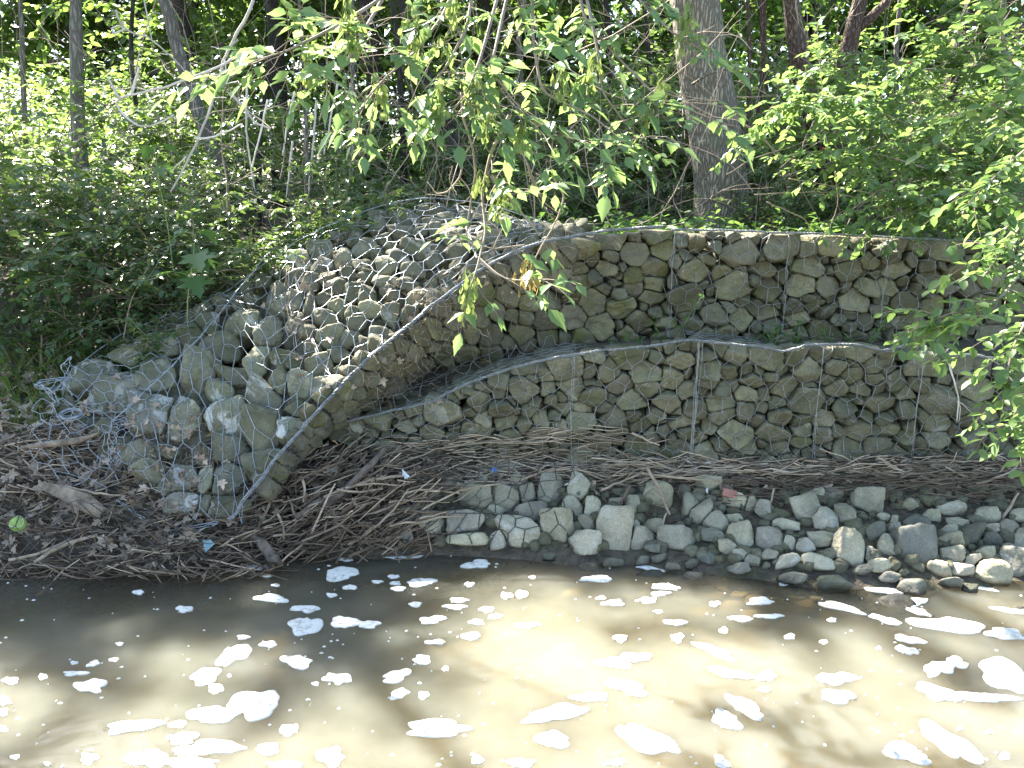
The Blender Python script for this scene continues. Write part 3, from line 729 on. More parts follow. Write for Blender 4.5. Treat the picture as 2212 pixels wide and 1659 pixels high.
# lower wall: two baskets, joined at the thick lacing near px 1500
xj = P(1500, 800, 0)[0]
def lower_basket(x0, x1, label, laces):
    root = thing('gabion_basket', ((x0+x1)/2, 0, ZB), label, 'gabion', 'wire gabion baskets')
    mb = MB()
    def fn(s, t):
        x = x0+s; zt = ztop(x); f = min(1, t/.58); return np.array((x, -.012, ZB+.01+(zt-ZB-.01)*f))
    hexmesh(mb, fn, lambda s, t: UPY, x1-x0, .585, .082, .108, rw, .00125, -.004, .06)
    mb.build('wire_mesh', M['tierwire'], root)
    mb = MB()
    # lid of the basket: netting running back over the ledge
    def fl(s, t):
        x = x0+s; return np.array((x, -.01+t, ztop(x)+.004-t*.03))
    hexmesh(mb, fl, lambda s, t: np.array((0, 0, 1.)), min(x1, .35)-x0 if x0 < .3 else .4, .38, .082, .108, rw, .00125, .0, .05)
    mb.build('lid_mesh', M['tierwire'], root)
    mb = MB(); xs_ = np.linspace(x0, x1, 60); rope(mb, [(x, -.028, ztop(x)+.004) for x in xs_], .0052, rw)
    mb.build('selvage_wire', M['rope'], root)
    for px, thick in laces:
        mb = MB(); x = P(px, 860, 0)[0]
        for q in range(5 if thick else 2):
            zz = np.linspace(ZB+.06, ztop(x)+.01, 14)
            off = rw.normal(size=2)*(.007 if thick else .003)
            pts = np.array([(x+off[0]+.010*math.sin(z*9+q)*.5-(.02*(.8-z) if thick else 0), -.03-max(0, drape(np.array((x, -.012, z)), UPY, .0, .06)*.6), z) for z in zz])
            mb.tube(pts, .0014, 4, False)
        mb.build('lacing_wire', M['tierwire'], root)
    return root
lower_basket(-.80, xj, 'lower wire gabion basket left of the thick lacing, its top edge sagging to the left', [(1235, 0)])
lower_basket(xj+.004, 2.9, 'lower wire gabion basket right of the thick lacing, level top under the shrub', [(1502, 1), (1762, 0), (1978, 0)])
# upper wall
root = thing('gabion_basket', (1.8, .4, .78), 'upper wire gabion basket standing straight behind the weedy ledge', 'gabion', 'wire gabion baskets')
mb = MB(); xu = P(1445, 600, .4)[0]
def fu(s, t):
    x = xu+s; return np.array((x, .388, .77+(utop(x)-.77)*min(1, t/.52)))
hexmesh(mb, fu, lambda s, t: UPY, 3.2-xu, .525, .082, .108, rw, .00125, -.004, .06)
mb.build('wire_mesh', M['tierwire'], root)
mb = MB(); rope(mb, [(x, .375, utop(x)+.003) for x in np.linspace(xu, 3.2, 60)], .0052, rw); mb.build('selvage_wire', M['rope'], root)
for px in (1447, 1693, 1905):
    mb = MB(); x = P(px, 620, .39)[0]
    for q in range(2):
        mb.tube([(x+rw.normal()*.004+.003*q, .372-rw.random()*.012, z) for z in np.linspace(.80, utop(x), 12)], .0013, 4, False)
    mb.build('lacing_wire', M['tierwire'], root)
# slumped basket
root = thing('gabion_basket', tuple(S(8, .5)-np.array((0, 0, .3))), 'collapsed wire gabion basket tipped forward and sliding down to the left', 'gabion', 'wire gabion baskets')
mb = MB()
NRM = {}
def slp(s, t): return S(s/2.75*(NS-1), t/1.0)
def sln(s, t):
    k = (int(s*40), int(t*40))
    if k not in NRM:
        p = slp(s, t); n = np.array(SLUMP.find_nearest(Vector(p))[1]); NRM[k] = n if n[2] > 0 else -n
    return NRM[k]
hexmesh(mb, slp, sln, 2.75, 1.0, .088, .118, rw, .0014, .002, .085, .12, lift=.006, mask=lambda s_, t_: s_ > .3)
mb.build('wire_mesh', M['wire'], root)
mb = MB()
def stp_(s, t): return FS(min(1, s/2.2), min(1, t/.46))
def stn(s, t):
    p = stp_(s, t); n = np.array(STRIP.find_nearest(Vector(p))[1]); return n if np.dot(n, CAM-p) > 0 else -n
hexmesh(mb, stp_, stn, 2.2, .46, .088, .11, rw, .0012, .0, .06, .12)
mb.build('front_mesh', M['rustwire'], root)
mb = MB(); rope(mb, [S(u, 0)+np.array((0, -.035, .02)) for u in np.linspace(0, 11, 90)], .0068, rw, 4, .06); mb.build('selvage_wire', M['rope'], root)
mb = MB(); rope(mb, [S(u, 1)+np.array((0, 0, .03)) for u in np.linspace(2, NS-1, 60)], .0026, rw, 2, .09); mb.build('ridge_wire', M['wire'], root)
mb = MB()
cr = [(584, 553, .56), (520, 632, .40), (440, 732, .15), (350, 825, -.06), (275, 892, -.2), (249, 916, -.24)]
rope(mb, [P(*c)+np.array((0, -.02, .02)) for c in cr], .003, rw, 2, .1); mb.build('edge_wire', M['wire'], root)
# twisted lacing across the slumped face
for pts in ([(880, 455, .8), (915, 520, .62), (960, 610, .42), (985, 660, .30)], [(640, 600, .48), (660, 680, .28), (690, 780, .08), (735, 835, -.05)], [(985, 445, .9), (1010, 500, .72), (1030, 560, .5)]):
    mb = MB(); hp = []
    q = np.array([P(*p) for p in pts]); tt = np.linspace(0, len(q)-1, 24)
    for t in tt:
        p = np.array([np.interp(t, range(len(q)), q[:, k]) for k in range(3)]); h, n = cast(STB, *to_px(p))
        hp.append((h if h is not None and abs(h[1]-p[1]) < .3 else p)+np.array((0, -.012, .008)))
    hp = np.array(hp)
    for _ in range(6): hp[1:-1] = .5*hp[1:-1]+.25*(hp[:-2]+hp[2:])
    for o_ in range(3): mb.tube(hp+rw.normal(size=(24, 3))*.002+np.array((.004*o_-.004, 0, 0)), .0018, 4, False)
    mb.build('lacing_wire', M['rope'], root)
# crumpled end of the netting at the left tip
mb = MB()
def wirepath(a, b, n, j): 
    t = np.linspace(0, 1, n)[:, None]; return a+(b-a)*t+np.cumsum(rw.normal(size=(n, 3)), 0)*j*(np.sin(t*math.pi)+.15)
for k in range(42):
    a = P(rw.uniform(225, 262), rw.uniform(905, 1090), -.33)+rw.normal(size=3)*.02; b = a+np.array((rw.normal()*.03, rw.normal()*.03, -rw.uniform(.02, .16)))
    mb.tube(wirepath(a, b, 9, .006), .0012, 4, False)
for k in range(18):
    a = P(rw.uniform(95, 180), rw.uniform(830, 920), -.1)+rw.normal(size=3)*.02; b = a+rw.normal(size=3)*.07
    mb.tube(wirepath(a, b, 9, .008), .0012, 4, False)
for a, b in (((150, 815, -.02), (75, 830, -.1)), ((150, 815, -.02), (100, 850, -.12)), ((152, 815, 0), (155, 770, .0)), ((75, 830, -.1), (130, 870, -.12)), ((250, 1080, -.42), (360, 1150, -.47)), ((360, 1150, -.47), (470, 1130, -.47))):
    for q in range(4): mb.tube(wirepath(P(*a), P(*b), 10, .007), .0018, 4, False)
th = np.linspace(0, 2*math.pi, 20)
for q in range(4):
    c_ = P(155, 893, -.22)+rw.normal(size=3)*.006; mb.tube(c_+np.stack([np.cos(th)*.045, np.sin(th)*.03, np.sin(th)*.015], 1), .0017, 4, False)
mb.build('crumpled_wire', M['wire'], root)
# torn netting patches
def net_patch(corners, W, H, label, mat, rad, nz, drapeit):
    c = [P(*q) for q in corners]; mid = sum(c)/4
    root = thing('torn_netting', tuple(mid), label, 'wire netting', 'torn pieces of gabion netting')
    def fn(s, t):
        u, v = min(1, s/W), min(1, t/H)
        p = (c[0]*(1-u)+c[1]*u)*(1-v)+(c[3]*(1-u)+c[2]*u)*v
        return p+np.array((fnoise(s*5, t*5, 3), fnoise(s*5, t*5, 5), fnoise(s*5, t*5, 7)))*nz
    n = unit(np.cross(c[1]-c[0], c[3]-c[0])); n = n if np.dot(n, CAM-mid) > 0 else -n
    mb = MB(); hexmesh(mb, fn, lambda s, t: n, W, H, .088, .108, rw, rad, .02 if drapeit else -.0, .19 if drapeit else .0001, .14)
    return mb.build('wire_mesh', mat, root)
net_patch([(75, 860, -.16), (230, 900, -.22), (270, 1090, -.42), (60, 1010, -.40)], .36, .5, 'bright torn netting folded over leaf litter at the left end of the slumped basket', M['wire'], .0012, .03, False)
net_patch([(-60, 1075, -.53), (330, 1090, -.58), (520, 1185, -.60), (-60, 1222, -.69)], 1.1, .30, 'dark netting sagging over driftwood at the bottom left water edge', M['oldwire'], .0017, .03, False)
net_patch([(880, 1010, -.16), (1245, 1000, -.14), (1235, 1195, -.44), (740, 1200, -.46)], 1.0, .42, 'dull netting draped over the pale shore rocks below the lower wall', M['oldwire'], .0019, .02, True)

# ------------------------------------------------------------------ wrack: sticks, litter
def crooked(a, b, n, j, rr):
    t = np.linspace(0, 1, n)[:, None]; L_ = np.linalg.norm(b-a)
    return a+(b-a)*t+rr.normal(size=(n, 3))*j*L_*np.sin(t*math.pi)+np.outer(np.sin(t[:, 0]*math.pi), rr.normal(size=3))*L_*.05
r5 = R(61)
wr = MB(); wd = MB()
def wrack(mbx, n, xr, yr, zr, ang, angs, lr, rr_, tilt=.12):
    for _ in range(n):
        x, y = r5.uniform(*xr), r5.uniform(*yr); z = gz(x, y, .9)+r5.uniform(*zr)
        if z < .005: z = .005+r5.random()*.02
        L_ = r5.uniform(*lr); th_ = ang+r5.normal()*angs; ti = r5.normal()*tilt
        d = np.array((math.cos(th_)*math.cos(ti), math.sin(th_)*math.cos(ti)*.4, math.sin(ti)+(.35*math.cos(th_) if ang > .3 else 0)))*L_/2
        c = np.array((x, y, z)); rad = r5.uniform(*rr_)
        mbx.tube(crooked(c-d, c+d, 5, .02, r5), np.linspace(rad, rad*.6, 5), 5, True, r5.random())
wrack(wr, 620, (-.5, 2.7), (-.14, -.01), (.0, .05), 0, .32, (.05, .36), (.0014, .005), .16)
wrack(wr, 260, (.4, 2.7), (-.16, -.03), (.03, .075), 0, .45, (.05, .3), (.0012, .004), .25)
wrack(wd, 520, (-.5, 2.7), (-.17, .0), (-.005, .035), 0, .4, (.05, .30), (.0014, .0035))
wrack(wd, 1200, (-1.25, -.33), (-.51, .02), (.0, .15), .5, 1.0, (.05, .30), (.0016, .0055), .35)
wrack(wr, 190, (-1.1, -.30), (-.50, .0), (.02, .19), .45, .75, (.05, .36), (.0016, .006), .25)
wrack(wr, 170, (-.55, .5), (-.05, -.03), (.05, .22), .1, .3, (.06, .22), (.0013, .003))
wrack(wd, 900, (-2.2, -.95), (-.68, -.15), (.0, .08), .3, .9, (.05, .28), (.0013, .004), .35)
wrack(wr, 380, (-2.3, -1.0), (-.67, -.1), (.01, .09), .3, .9, (.05, .28), (.0013, .004), .35)
wrack(wd, 520, (1.0, 2.7), (-.25, -.02), (.0, .06), 0, .35, (.08, .4), (.0013, .003))
wrack(wd, 420, (.35, 1.9), (-.32, -.06), (.0, .05), 0, 1.0, (.03, .12), (.0008, .0018), .5)
tag(wr.build('twig_wrack', M['stick']), 'dry pale twigs and reed stems washed up in a band', 'flood debris', kind='stuff')
tag(wd.build('damp_wrack', M['darkstick']), 'dark damp twigs and rootlets heaped by the flood', 'flood debris', kind='stuff')
# individual sticks: (px,py,Y)-(px,py,Y), radius, label
STK = [((1398, 1010, -.2), (1447, 1112, -.34), .0075, 'pale peeled stick leaning down the rocks from the wrack band'),
 ((1672, 1055, -.26), (1642, 1145, -.38), .005, 'short pale stick standing upright between shore rocks'),
 ((1365, 935, -.05), (1425, 962, -.08), .006, 'tan stick tilted against the bottom stones of the lower wall'),
 ((1440, 1108, -.38), (1420, 1190, -.46), .004, 'thin pale stick hanging down to the waterline'),
 ((1300, 1058, -.28), (1385, 1022, -.2), .005, 'brown stick lying under the wrack band above rounded rocks'),
 ((1385, 1022, -.2), (1560, 1040, -.2), .006, 'long reddish branch lying along the wrack band'),
 ((1120, 1040, -.2), (1200, 1010, -.14), .005, 'curved orange-brown stick above the blue scrap rock'),
 ((700, 1075, -.36), (870, 1028, -.28), .009, 'split pale branch crossing the thick log'),
 ((850, 1135, -.42), (1080, 1045, -.3), .005, 'long straight pale reed slanting up to the right'),
 ((860, 1190, -.46), (720, 1160, -.44), .006, 'brown branch lying along the waterline'),
 ((620, 1055, -.34), (745, 995, -.25), .006, 'dark brown stick near the tip of the slumped basket'),
 ((720, 1105, -.38), (740, 1190, -.46), .006, 'grey stick standing with its foot at the water'),
 ((650, 1030, -.3), (655, 1085, -.36), .007, 'short vertical grey stick in the heap shade'),
 ((600, 1110, -.42), (612, 1170, -.46), .006, 'stubby grey stick beside the gnarled root'),
 ((1360, 1050, -.3), (1325, 1110, -.36), .006, 'dark stick poking up behind the tall pale rock'),
 ((1280, 935, -.04), (1450, 948, -.05), .003, 'thin straw stem lying across the lower wall stones'),
 ((1090, 950, -.05), (1260, 925, -.05), .003, 'thin reed wedged across the lower wall'),
 ((880, 992, -.1), (1120, 958, -.06), .003, 'long thin reed along the sagging lower basket'),
 ((20, 1340-130, -.62), (150, 1165, -.56), .007, 'forked pale branch at the far left water edge'),
 ((75, 1215, -.62), (210, 1155, -.55), .009, 'thick pale driftwood branch reaching to the left water edge'),
 ((140, 1060-10, -.48), (260, 1090-20, -.48), .006, 'straight brown stick resting above the plank'),
 ((1800, 1145, -.36), (1700, 1105, -.3), .004, 'dark twig lying between pale shore rocks on the right'),
 ((2110, 1045, -.2), (2200, 1000, -.15), .006, 'orange-brown broken stick at the right shore'),
 ((2165, 1120, -.36), (2200, 1065, -.3), .007, 'curved brown root at the right edge of the shore')]
for a, b, rad, lab in STK:
    A, B = P(*a), P(*b); mb = MB(); mb.tube(crooked(A, B, 8, .012, r5), np.linspace(rad, rad*.65, 8), 7)
    q = A+(B-A)*.55; mb.tube(crooked(q, q+(B-A)*.25+np.array((0, -.01, .03)), 4, .03, r5), [rad*.5, rad*.4, rad*.3, rad*.2], 5)
    tag(mb.build('stick', M['stick'] if 'dark' not in lab else M['darkstick'], loc=A), lab, 'stick', 'loose sticks in the wrack')
# log, plank, root
def noisy_tube(pts, rads, sides, amp, seed, mat, name, label, cat, flat=1.0):
    mb = MB(); pts = np.array(pts); t = np.linspace(0, len(pts)-1, 28)
    q = np.stack([np.interp(t, range(len(pts)), pts[:, k]) for k in range(3)], 1); rr_ = np.interp(t, range(len(pts)), rads)
    for _ in range(3): q[1:-1] = .5*q[1:-1]+.25*(q[:-2]+q[2:])
    mb.tube(q, rr_, sides); V = mb.V[0]; V += (vnoise(V*28, seed)*amp)[:, None]*unit(np.array((.3, -.6, .7)))+(vnoise(V*60, seed+1)*amp*.5)[:, None]*np.array((0, -1, 0))
    o = mb.build(name, mat, loc=pts[0]); return tag(o, label, cat)
noisy_tube([P(690, 1105, -.38), P(760, 1045, -.33), P(800, 1005, -.28), P(835, 968, -.2)], [.013, .016, .015, .009], 14, .008, 71, M['log'], 'log', 'thick dark log slanting across the twig heap', 'log')
noisy_tube([P(520, 1150, -.44), P(560, 1170, -.5), P(590, 1205, -.56), P(610, 1215, -.6)], [.012, .017, .026, .008], 18, .022, 73, M['log'], 'driftwood_root', 'gnarled grey root stump at the waterline below the slumped tip', 'driftwood')
noisy_tube([P(640, 1120, -.42), P(680, 1090, -.38), P(730, 1065, -.34)], [.012, .016, .011], 12, .008, 75, M['log'], 'log', 'short rotten log half buried in the twig heap', 'log')
mb = MB(); c0, c1, c2, c3 = P(95, 1055, -.46), P(150, 1080, -.5), P(235, 1120, -.52), P(215, 1090, -.47)
rail = [P(85, 1048, -.47), P(130, 1062, -.49), P(185, 1085, -.51), P(222, 1108, -.52)]; wdt = [.012, .024, .034, .022]
prof = np.array([(-1, -.28), (-.6, -.34), (.2, -.3), (1, -.25), (1.02, .2), (.5, .34), (-.3, .3), (-1.02, .22)])
V = []
for c, w_ in zip(rail, wdt):
    dirv = unit(rail[-1]-rail[0]); side = unit(np.cross(dirv, np.array((0, -1., .35)))); nn = np.cross(side, dirv)
    V += [c+side*w_*a+nn*w_*b*1.1 for a, b in prof]
V = np.array(V); V += rng.normal(size=V.shape)*.0025
F = [(i*8+j, i*8+(j+1) % 8, (i+1)*8+(j+1) % 8, (i+1)*8+j) for i in range(3) for j in range(8)]
mb.add(V, F); mb.L.append(np.arange(8)[::-1]); mb.S.append(np.array([8])); mb.L.append(24+np.arange(8)); mb.S.append(np.array([8]))
tag(mb.build('plank', M['wood'], loc=rail[0], smooth=False), 'weathered tan plank lying on the debris under the crumpled netting', 'plank')
# tan bark slab under the torn netting
noisy_tube([P(45, 965, -.36), P(110, 960, -.36), P(175, 950, -.33), P(215, 935, -.31)], [.006, .015, .014, .004], 10, .008, 79, M['wood'], 'bark_slab', 'curved slab of tan bark under the torn netting at left', 'bark')
# lime ball with seam
bp = P(39, 1132, -.57); V, F = ICO[3]; root = thing('tennis_ball', tuple(bp), 'lime green ball with a pale seam caught in the debris at far left', 'ball')
mb = MB(); mb.add(bp+V*.031, F); mb.build('felt_shell', M['ball'], root)
mb = MB(); a = np.linspace(0, 2*math.pi, 60); sm = np.stack([np.cos(a)+.0*a, np.sin(a), .75*np.sin(2*a)], 1); sm /= np.linalg.norm(sm, axis=1)[:, None]
Rz = np.array(((.7, 0, .714), (0, 1, 0), (-.714, 0, .7))); mb.tube(bp+(sm@Rz)*.0312, .0014, 4, False); mb.build('seam', M['ballline'], root)
def shard(c, n, size, mat, name, label, cat, seed, thick=.004, k=6, elong=1.0, group=None):
    rr_ = R(seed); n = unit(n); x = unit(np.cross(n, (.3, .2, .9))); y = np.cross(n, x)
    a = np.sort(rr_.uniform(0, 2*math.pi, k)); rad = size*rr_.uniform(.65, 1.1, k)
    ring = np.array([c+x*math.cos(q)*r_*elong+y*math.sin(q)*r_ for q, r_ in zip(a, rad)]); bend = (vnoise(ring*40, seed)*size*.18)[:, None]*n
    mb = MB(); mb.add(np.concatenate([ring+n*thick/2+bend, ring-n*thick/2+bend]), [(i, (i+1) % k, k+(i+1) % k, k+i) for i in range(k)])
    mb.L.append(np.arange(k)[::-1]); mb.S.append(np.array([k])); mb.L.append(k+np.arange(k)); mb.S.append(np.array([k]))
    return tag(mb.build(name, mat, loc=c, smooth=False), label, cat, group)
def onstone(px, py, lift=.006):
    h, n = cast(STB, px, py)
    h2, n2 = cast(TER, px, py)
    if h is None or (h2 is not None and np.linalg.norm(h2-CAM) < np.linalg.norm(h-CAM)): h, n = h2, n2
    n = n if np.dot(n, CAM-h) > 0 else -n
    return h+n*lift, n
c, n = onstone(1070, 1018, .03); shard(c, n, .017, M['blue'], 'plastic_scrap', 'bright blue plastic scrap on a rock below the lower wall', 'litter', 3, .003, 7)
c, n = onstone(1580, 1068, .02); shard(c, (.2, -.9, .4), .036, M['red'], 'brick_shard', 'flat reddish brick shard leaning on the shore rocks', 'brick shard', 4, .012, 6)
c, n = onstone(1556, 1058, .02); shard(c, (-.3, -.8, .5), .028, M['red'], 'brick_shard', 'duller tan-red shard leaning behind the reddish brick shard', 'brick shard', 6, .010, 6)
c, n = onstone(1526, 1070, .03); shard(c, (.1, -1, .2), .018, M['white'], 'plastic_scrap', 'white plastic scrap standing on edge beside the brick shards', 'litter', 8, .003, 6, .6)
shard(P(445, 1178, -.56), (.1, -.8, .5), .026, M['teal'], 'plastic_scrap', 'faded blue-grey plastic piece at the waterline under the slumped tip', 'litter', 9, .006, 5, 1.4)
shard(P(882, 1022, -.26), (.1, -.6, .8), .03, M['white'], 'plastic_scrap', 'grey-white crumpled sheet under the thick log', 'litter', 12, .004, 6, 1.3)
for k, (px, py, s_, lab) in enumerate([(810, 905+40, .011, 'white foam crumb on dark stones left of the lower wall'), (1530, 995+6, .016, 'white foam crumb on the wrack under the thick lacing'), (1372, 968+22, .010, 'tiny white crumb on the twig band below the lower wall'),
     (1215, 1048, .012, 'white crumb beside the netted egg-shaped rock'), (1605, 1026, .018, 'white scrap lying on twigs right of the thick lacing'), (1488, 1000, .02, 'largest white foam crumb on the twig band'), (1500, 1022, .013, 'white foam crumb just below the largest one'), (745, 1112, .014, 'pale chip leaning on the twig heap near the water'), (1052, 1128, .008, 'tiny white bead caught on torn netting')]):
    c, n = onstone(px, py, .02); shard(c, (.1*k-.4, -.8, .5), s_, M['white'], 'foam_crumb', lab, 'litter', 20+k, s_*.6, 6, 1.2, 'white crumbs washed up in the wrack')

# leaf builder -----------------------------------------------------------------
OVAL = (np.array([(0, 0, 0), (.30, .21, .05), (.68, .20, .05), (1, 0, -.03), (.68, -.20, .05), (.30, -.21, .05)]), np.array([(0, 3, 2, 1), (0, 5, 4, 3)]))
def lobed(n_side):
    pass
ELD_O = [(0, 0), (.12, .10), (.24, .22), (.36, .24), (.44, .30), (.56, .22), (.66, .20), (.72, .13), (.86, .06), (1, 0)]
def sym(o, fold):
    up = [(x, y, abs(y)*fold) for x, y in o]; dn = [(x, -y, abs(y)*fold) for x, y in o[1:-1]]
    n = len(o); V = np.array(up+dn); mid = n-1
    F1 = list(range(n))[::-1]; F2 = [0]+[n+i for i in range(len(dn))]+[mid]
    return V, np.array([F1, F2])
ELDER = sym(ELD_O, .25)
MAPLE_O = [(0, 0), (-.12, .16), (-.06, .30), (.0, .46), (.12, .36), (.20, .30), (.26, .44), (.42, .62), (.46, .44), (.44, .28), (.54, .16), (.62, .20), (.74, .19), (.80, .10), (1, 0)]
MAPLE = sym(MAPLE_O, .12)
SEEDW = sym([(0, 0), (.25, .05), (.6, .16), (.88, .14), (1, 0)], .2)
def leaves(mb, tpl, pos, axis, normal, scale, rr, width=None):
    """pos (n,3), axis = leaf direction, normal = face direction"""
    T, F = tpl; n = len(pos)
    if n == 0: return
    x = axis/np.maximum(1e-9, np.linalg.norm(axis, axis=1))[:, None]
    z = normal-x*(normal*x).sum(1)[:, None]; z /= np.maximum(1e-9, np.linalg.norm(z, axis=1))[:, None]
    y = np.cross(z, x); w_ = np.ones(n) if width is None else width
    V = pos[:, None]+scale[:, None, None]*(T[None, :, 0:1]*x[:, None]+(T[None, :, 1:2]*w_[:, None, None])*y[:, None]+T[None, :, 2:3]*z[:, None])
    # a little curl
    V[:, :, 2] -= (scale[:, None]*(T[None, :, 0]**2)*.12)
    FF = (F[None]+(np.arange(n)*len(T))[:, None, None]).reshape(-1, F.shape[1])
    mb.add(V.reshape(-1, 3), FF, np.repeat(rr.random(n), len(T)))
def spray(mbl, path, rr, llen, step, tpl=OVAL, spread=.9, droop=.15, pair=True, start=.1, up=1.0):
    """leaves in pairs along a twig path"""
    path = np.asarray(path); d = np.linalg.norm(np.diff(path, axis=0), axis=1); L_ = np.concatenate([[0], np.cumsum(d)])
    n = max(2, int(L_[-1]/step)); t = np.linspace(L_[-1]*start, L_[-1], n)
    pos = np.stack([np.interp(t, L_, path[:, k]) for k in range(3)], 1)
    tan = np.gradient(pos, axis=0) if n > 2 else np.tile(path[-1]-path[0], (n, 1)); tan /= np.maximum(1e-9, np.linalg.norm(tan, axis=1))[:, None]
    upv = np.tile((0, 0, 1.), (n, 1))+rr.normal(size=(n, 3))*.25
    side = np.cross(tan, upv); side /= np.maximum(1e-9, np.linalg.norm(side, axis=1))[:, None]
    for sg in ((1, -1) if pair else (1,)):
        ax = tan*.55+side*sg*spread+rr.normal(size=(n, 3))*.25; ax[:, 2] -= droop
        nr = np.tile((0, 0, up), (n, 1))+rr.normal(size=(n, 3))*.42
        leaves(mbl, tpl, pos+rr.normal(size=(n, 3))*.004, ax, nr, llen*rr.uniform(.6, 1.2, n), rr, rr.uniform(.95, 1.5, n))
def arch(base, d, L_, n, droop, rr, wob=.12):
    pts = [np.asarray(base, float)]; d = unit(d)
    for k in range(n):
        d = unit(d+rr.normal(size=3)*wob+np.array((0, 0, -droop))); pts.append(pts[-1]+d*L_/n)
    return np.array(pts)
def shrub_meshes(rr, nstem, height, spread, llen, step, twigs, twl, tpl=OVAL, droop=.10, lean=(0, 0, 0), stem_r=.008, start=.2):
    ml, mw = MB(), MB()
    for s in range(nstem):
        a = rr.uniform(0, 2*math.pi); out = rr.uniform(.1, 1)*spread
        d = np.array((math.cos(a)*out, math.sin(a)*out, 1.0))+np.array(lean)
        st = arch(rr.normal(size=3)*np.array((.06, .06, 0)), d, height*rr.uniform(.65, 1.1), 9, droop, rr)
        mw.tube(st, np.linspace(stem_r, stem_r*.3, 10), 5, False)
        for k in range(twigs):
            f = rr.uniform(start, 1)*9; i = min(int(f), 8); p = st[i]+(st[i+1]-st[i])*(f-i); td = unit(st[i+1]-st[i])
            b = rr.normal(size=3); b[2] = abs(b[2])*.3; b = unit(b)
            tw = arch(p, td*.5+b, twl*rr.uniform(.5, 1.3), 5, .08, rr, .2)
            mw.tube(tw, np.linspace(stem_r*.35, stem_r*.15, 6), 3, False); spray(ml, tw, rr, llen, step, tpl)
        spray(ml, st[6:], rr, llen, step, tpl)
    return ml, mw

# ------------------------------------------------------------------ big trees
def crown_mesh(rr, rad, nb, llen, step, zs=.75, twl=.9):
    ml, mw = MB(), MB()
    for k in range(nb):
        d = rr.normal(size=3); d = unit(d); d[2] *= zs
        c = d*rad*rr.uniform(.35, 1.0)
        mw.tube(arch((0, 0, -rad*zs*.5), c+np.array((0, 0, rad*zs*.5)), np.linalg.norm(c+np.array((0, 0, rad*zs*.5))), 6, .0, rr, .06), np.linspace(.045, .008, 7), 4, False)
        for q in range(6):
            b = unit(rr.normal(size=3)); b[2] *= .4
            tw = arch(c, b, twl*rr.uniform(.6, 1.2), 5, .06, rr, .2); mw.tube(tw, np.linspace(.007, .003, 6), 3, False)
            for z in range(3):
                e = arch(tw[rr.integers(1, 5)], b+unit(rr.normal(size=3))*.9, twl*.5, 4, .08, rr, .2); spray(ml, e, rr, llen, step)
            spray(ml, tw, rr, llen, step)
    return ml, mw
r6 = R(81)
CR = []
for k in range(3):
    ml, mw = crown_mesh(R(90+k), 1.7, 18, .105, .062)
    CR.append((ml, mw))
protos = {}
def tree(name, pts, rads, mat, label, cat='tree', crown=None, crown_pos=None, crown_sc=1.0, group='trees standing behind the gabion wall', extra=None, sides=14, amp=.0):
    """pts: world points of the trunk"""
    base = np.array(pts[0]); root = thing(name, tuple(base), label, cat, group)
    mb = MB(); t = np.linspace(0, len(pts)-1, 8*len(pts)); pts = np.array(pts)
    q = np.stack([np.interp(t, range(len(pts)), pts[:, k]) for k in range(3)], 1); rr_ = np.interp(t, range(len(pts)), rads)
    for _ in range(5): q[1:-1] = .5*q[1:-1]+.25*(q[:-2]+q[2:])
    q += np.stack([vnoise(q*np.array((1, 1, 2.2)), 5+k)*rr_*.25 for k in range(3)], 1)*np.array((1, 1, 0))
    mb.tube(q, rr_, sides)
    if amp: V = mb.V[0]; c_ = np.repeat(q, sides, 0); dr = V-c_; V += dr*(vnoise(V*np.array((22, 22, 5)), 3)*amp)[:, None]
    mb.build('trunk', mat, root)
    for e in (extra or []):
        m2 = MB(); m2.tube(e[0], e[1], 6); m2.build('limb', mat, root)
    if crown is not None:
        ck = crown % 3; cp = np.array(crown_pos)
        if ck not in protos:
            ml, mw = CR[ck]; a = ml.build('crown', M['crownleaf']); b = mw.build('branches', M['barkgrey']); protos[ck] = (a, b)
            for o in (a, b): COL.objects.unlink(o)
        for o in protos[ck]:
            c = o.copy(); COL.objects.link(c); c.parent = root; c.location = cp-base; c.scale = (crown_sc,)*3; c.rotation_euler = (0, 0, crown*1.7)
    return root
def trunk_up(pxs, Y, top):
    return [P(x, y, Y) for x, y in pxs]+[np.array(top)]
T1 = P(1556, 520, 1.9); T1[2] = gz(T1[0], 1.9)-.05
big = trunk_up([(1548, 400), (1530, 260), (1512, 120), (1500, 0)], 1.9, (.85, 2.25, 7.4))
d1 = 5.6/FPX
tree('tree', [T1]+big, [.192, .172, .163, .158, .152, .10], M['bark'], 'thick grey tree with deeply furrowed bark rising behind the upper wall', crown=0, crown_pos=(.8, 2.3, 8.2), crown_sc=1.2, amp=.05, sides=26,
     extra=[([P(1495, 182, 1.72), P(1530, 160, 1.66), P(1575, 148, 1.62), P(1630, 150, 1.6), P(1690, 158, 1.6)], [.008, .008, .007, .006, .004])])
def simple_tree(label, pxs, Y, wpx, top, mat, crown=None, cpos=None, csc=1.0, extra=None):
    dd = Y+3.6; pts = [P(x, y, Y) for x, y in pxs][::-1]
    b = pts[0].copy(); b[2] = gz(b[0], Y)-.05; rb = wpx/2*dd/FPX
    pts = [b]+pts+[np.array(top)]
    n = len(pts); return tree('tree', pts, np.linspace(rb*1.25, rb*.62, n), mat, label, crown=crown, crown_pos=cpos, crown_sc=csc, extra=extra, amp=.03)
simple_tree('slender grey-brown tree sunlit on its left side at the left edge', [(163, -20), (166, 150), (172, 330)], 2.2, 27, (-3.2, 2.6, 7.6), M['barkgrey'], 1, (-3.3, 2.6, 8.6), 1.0)
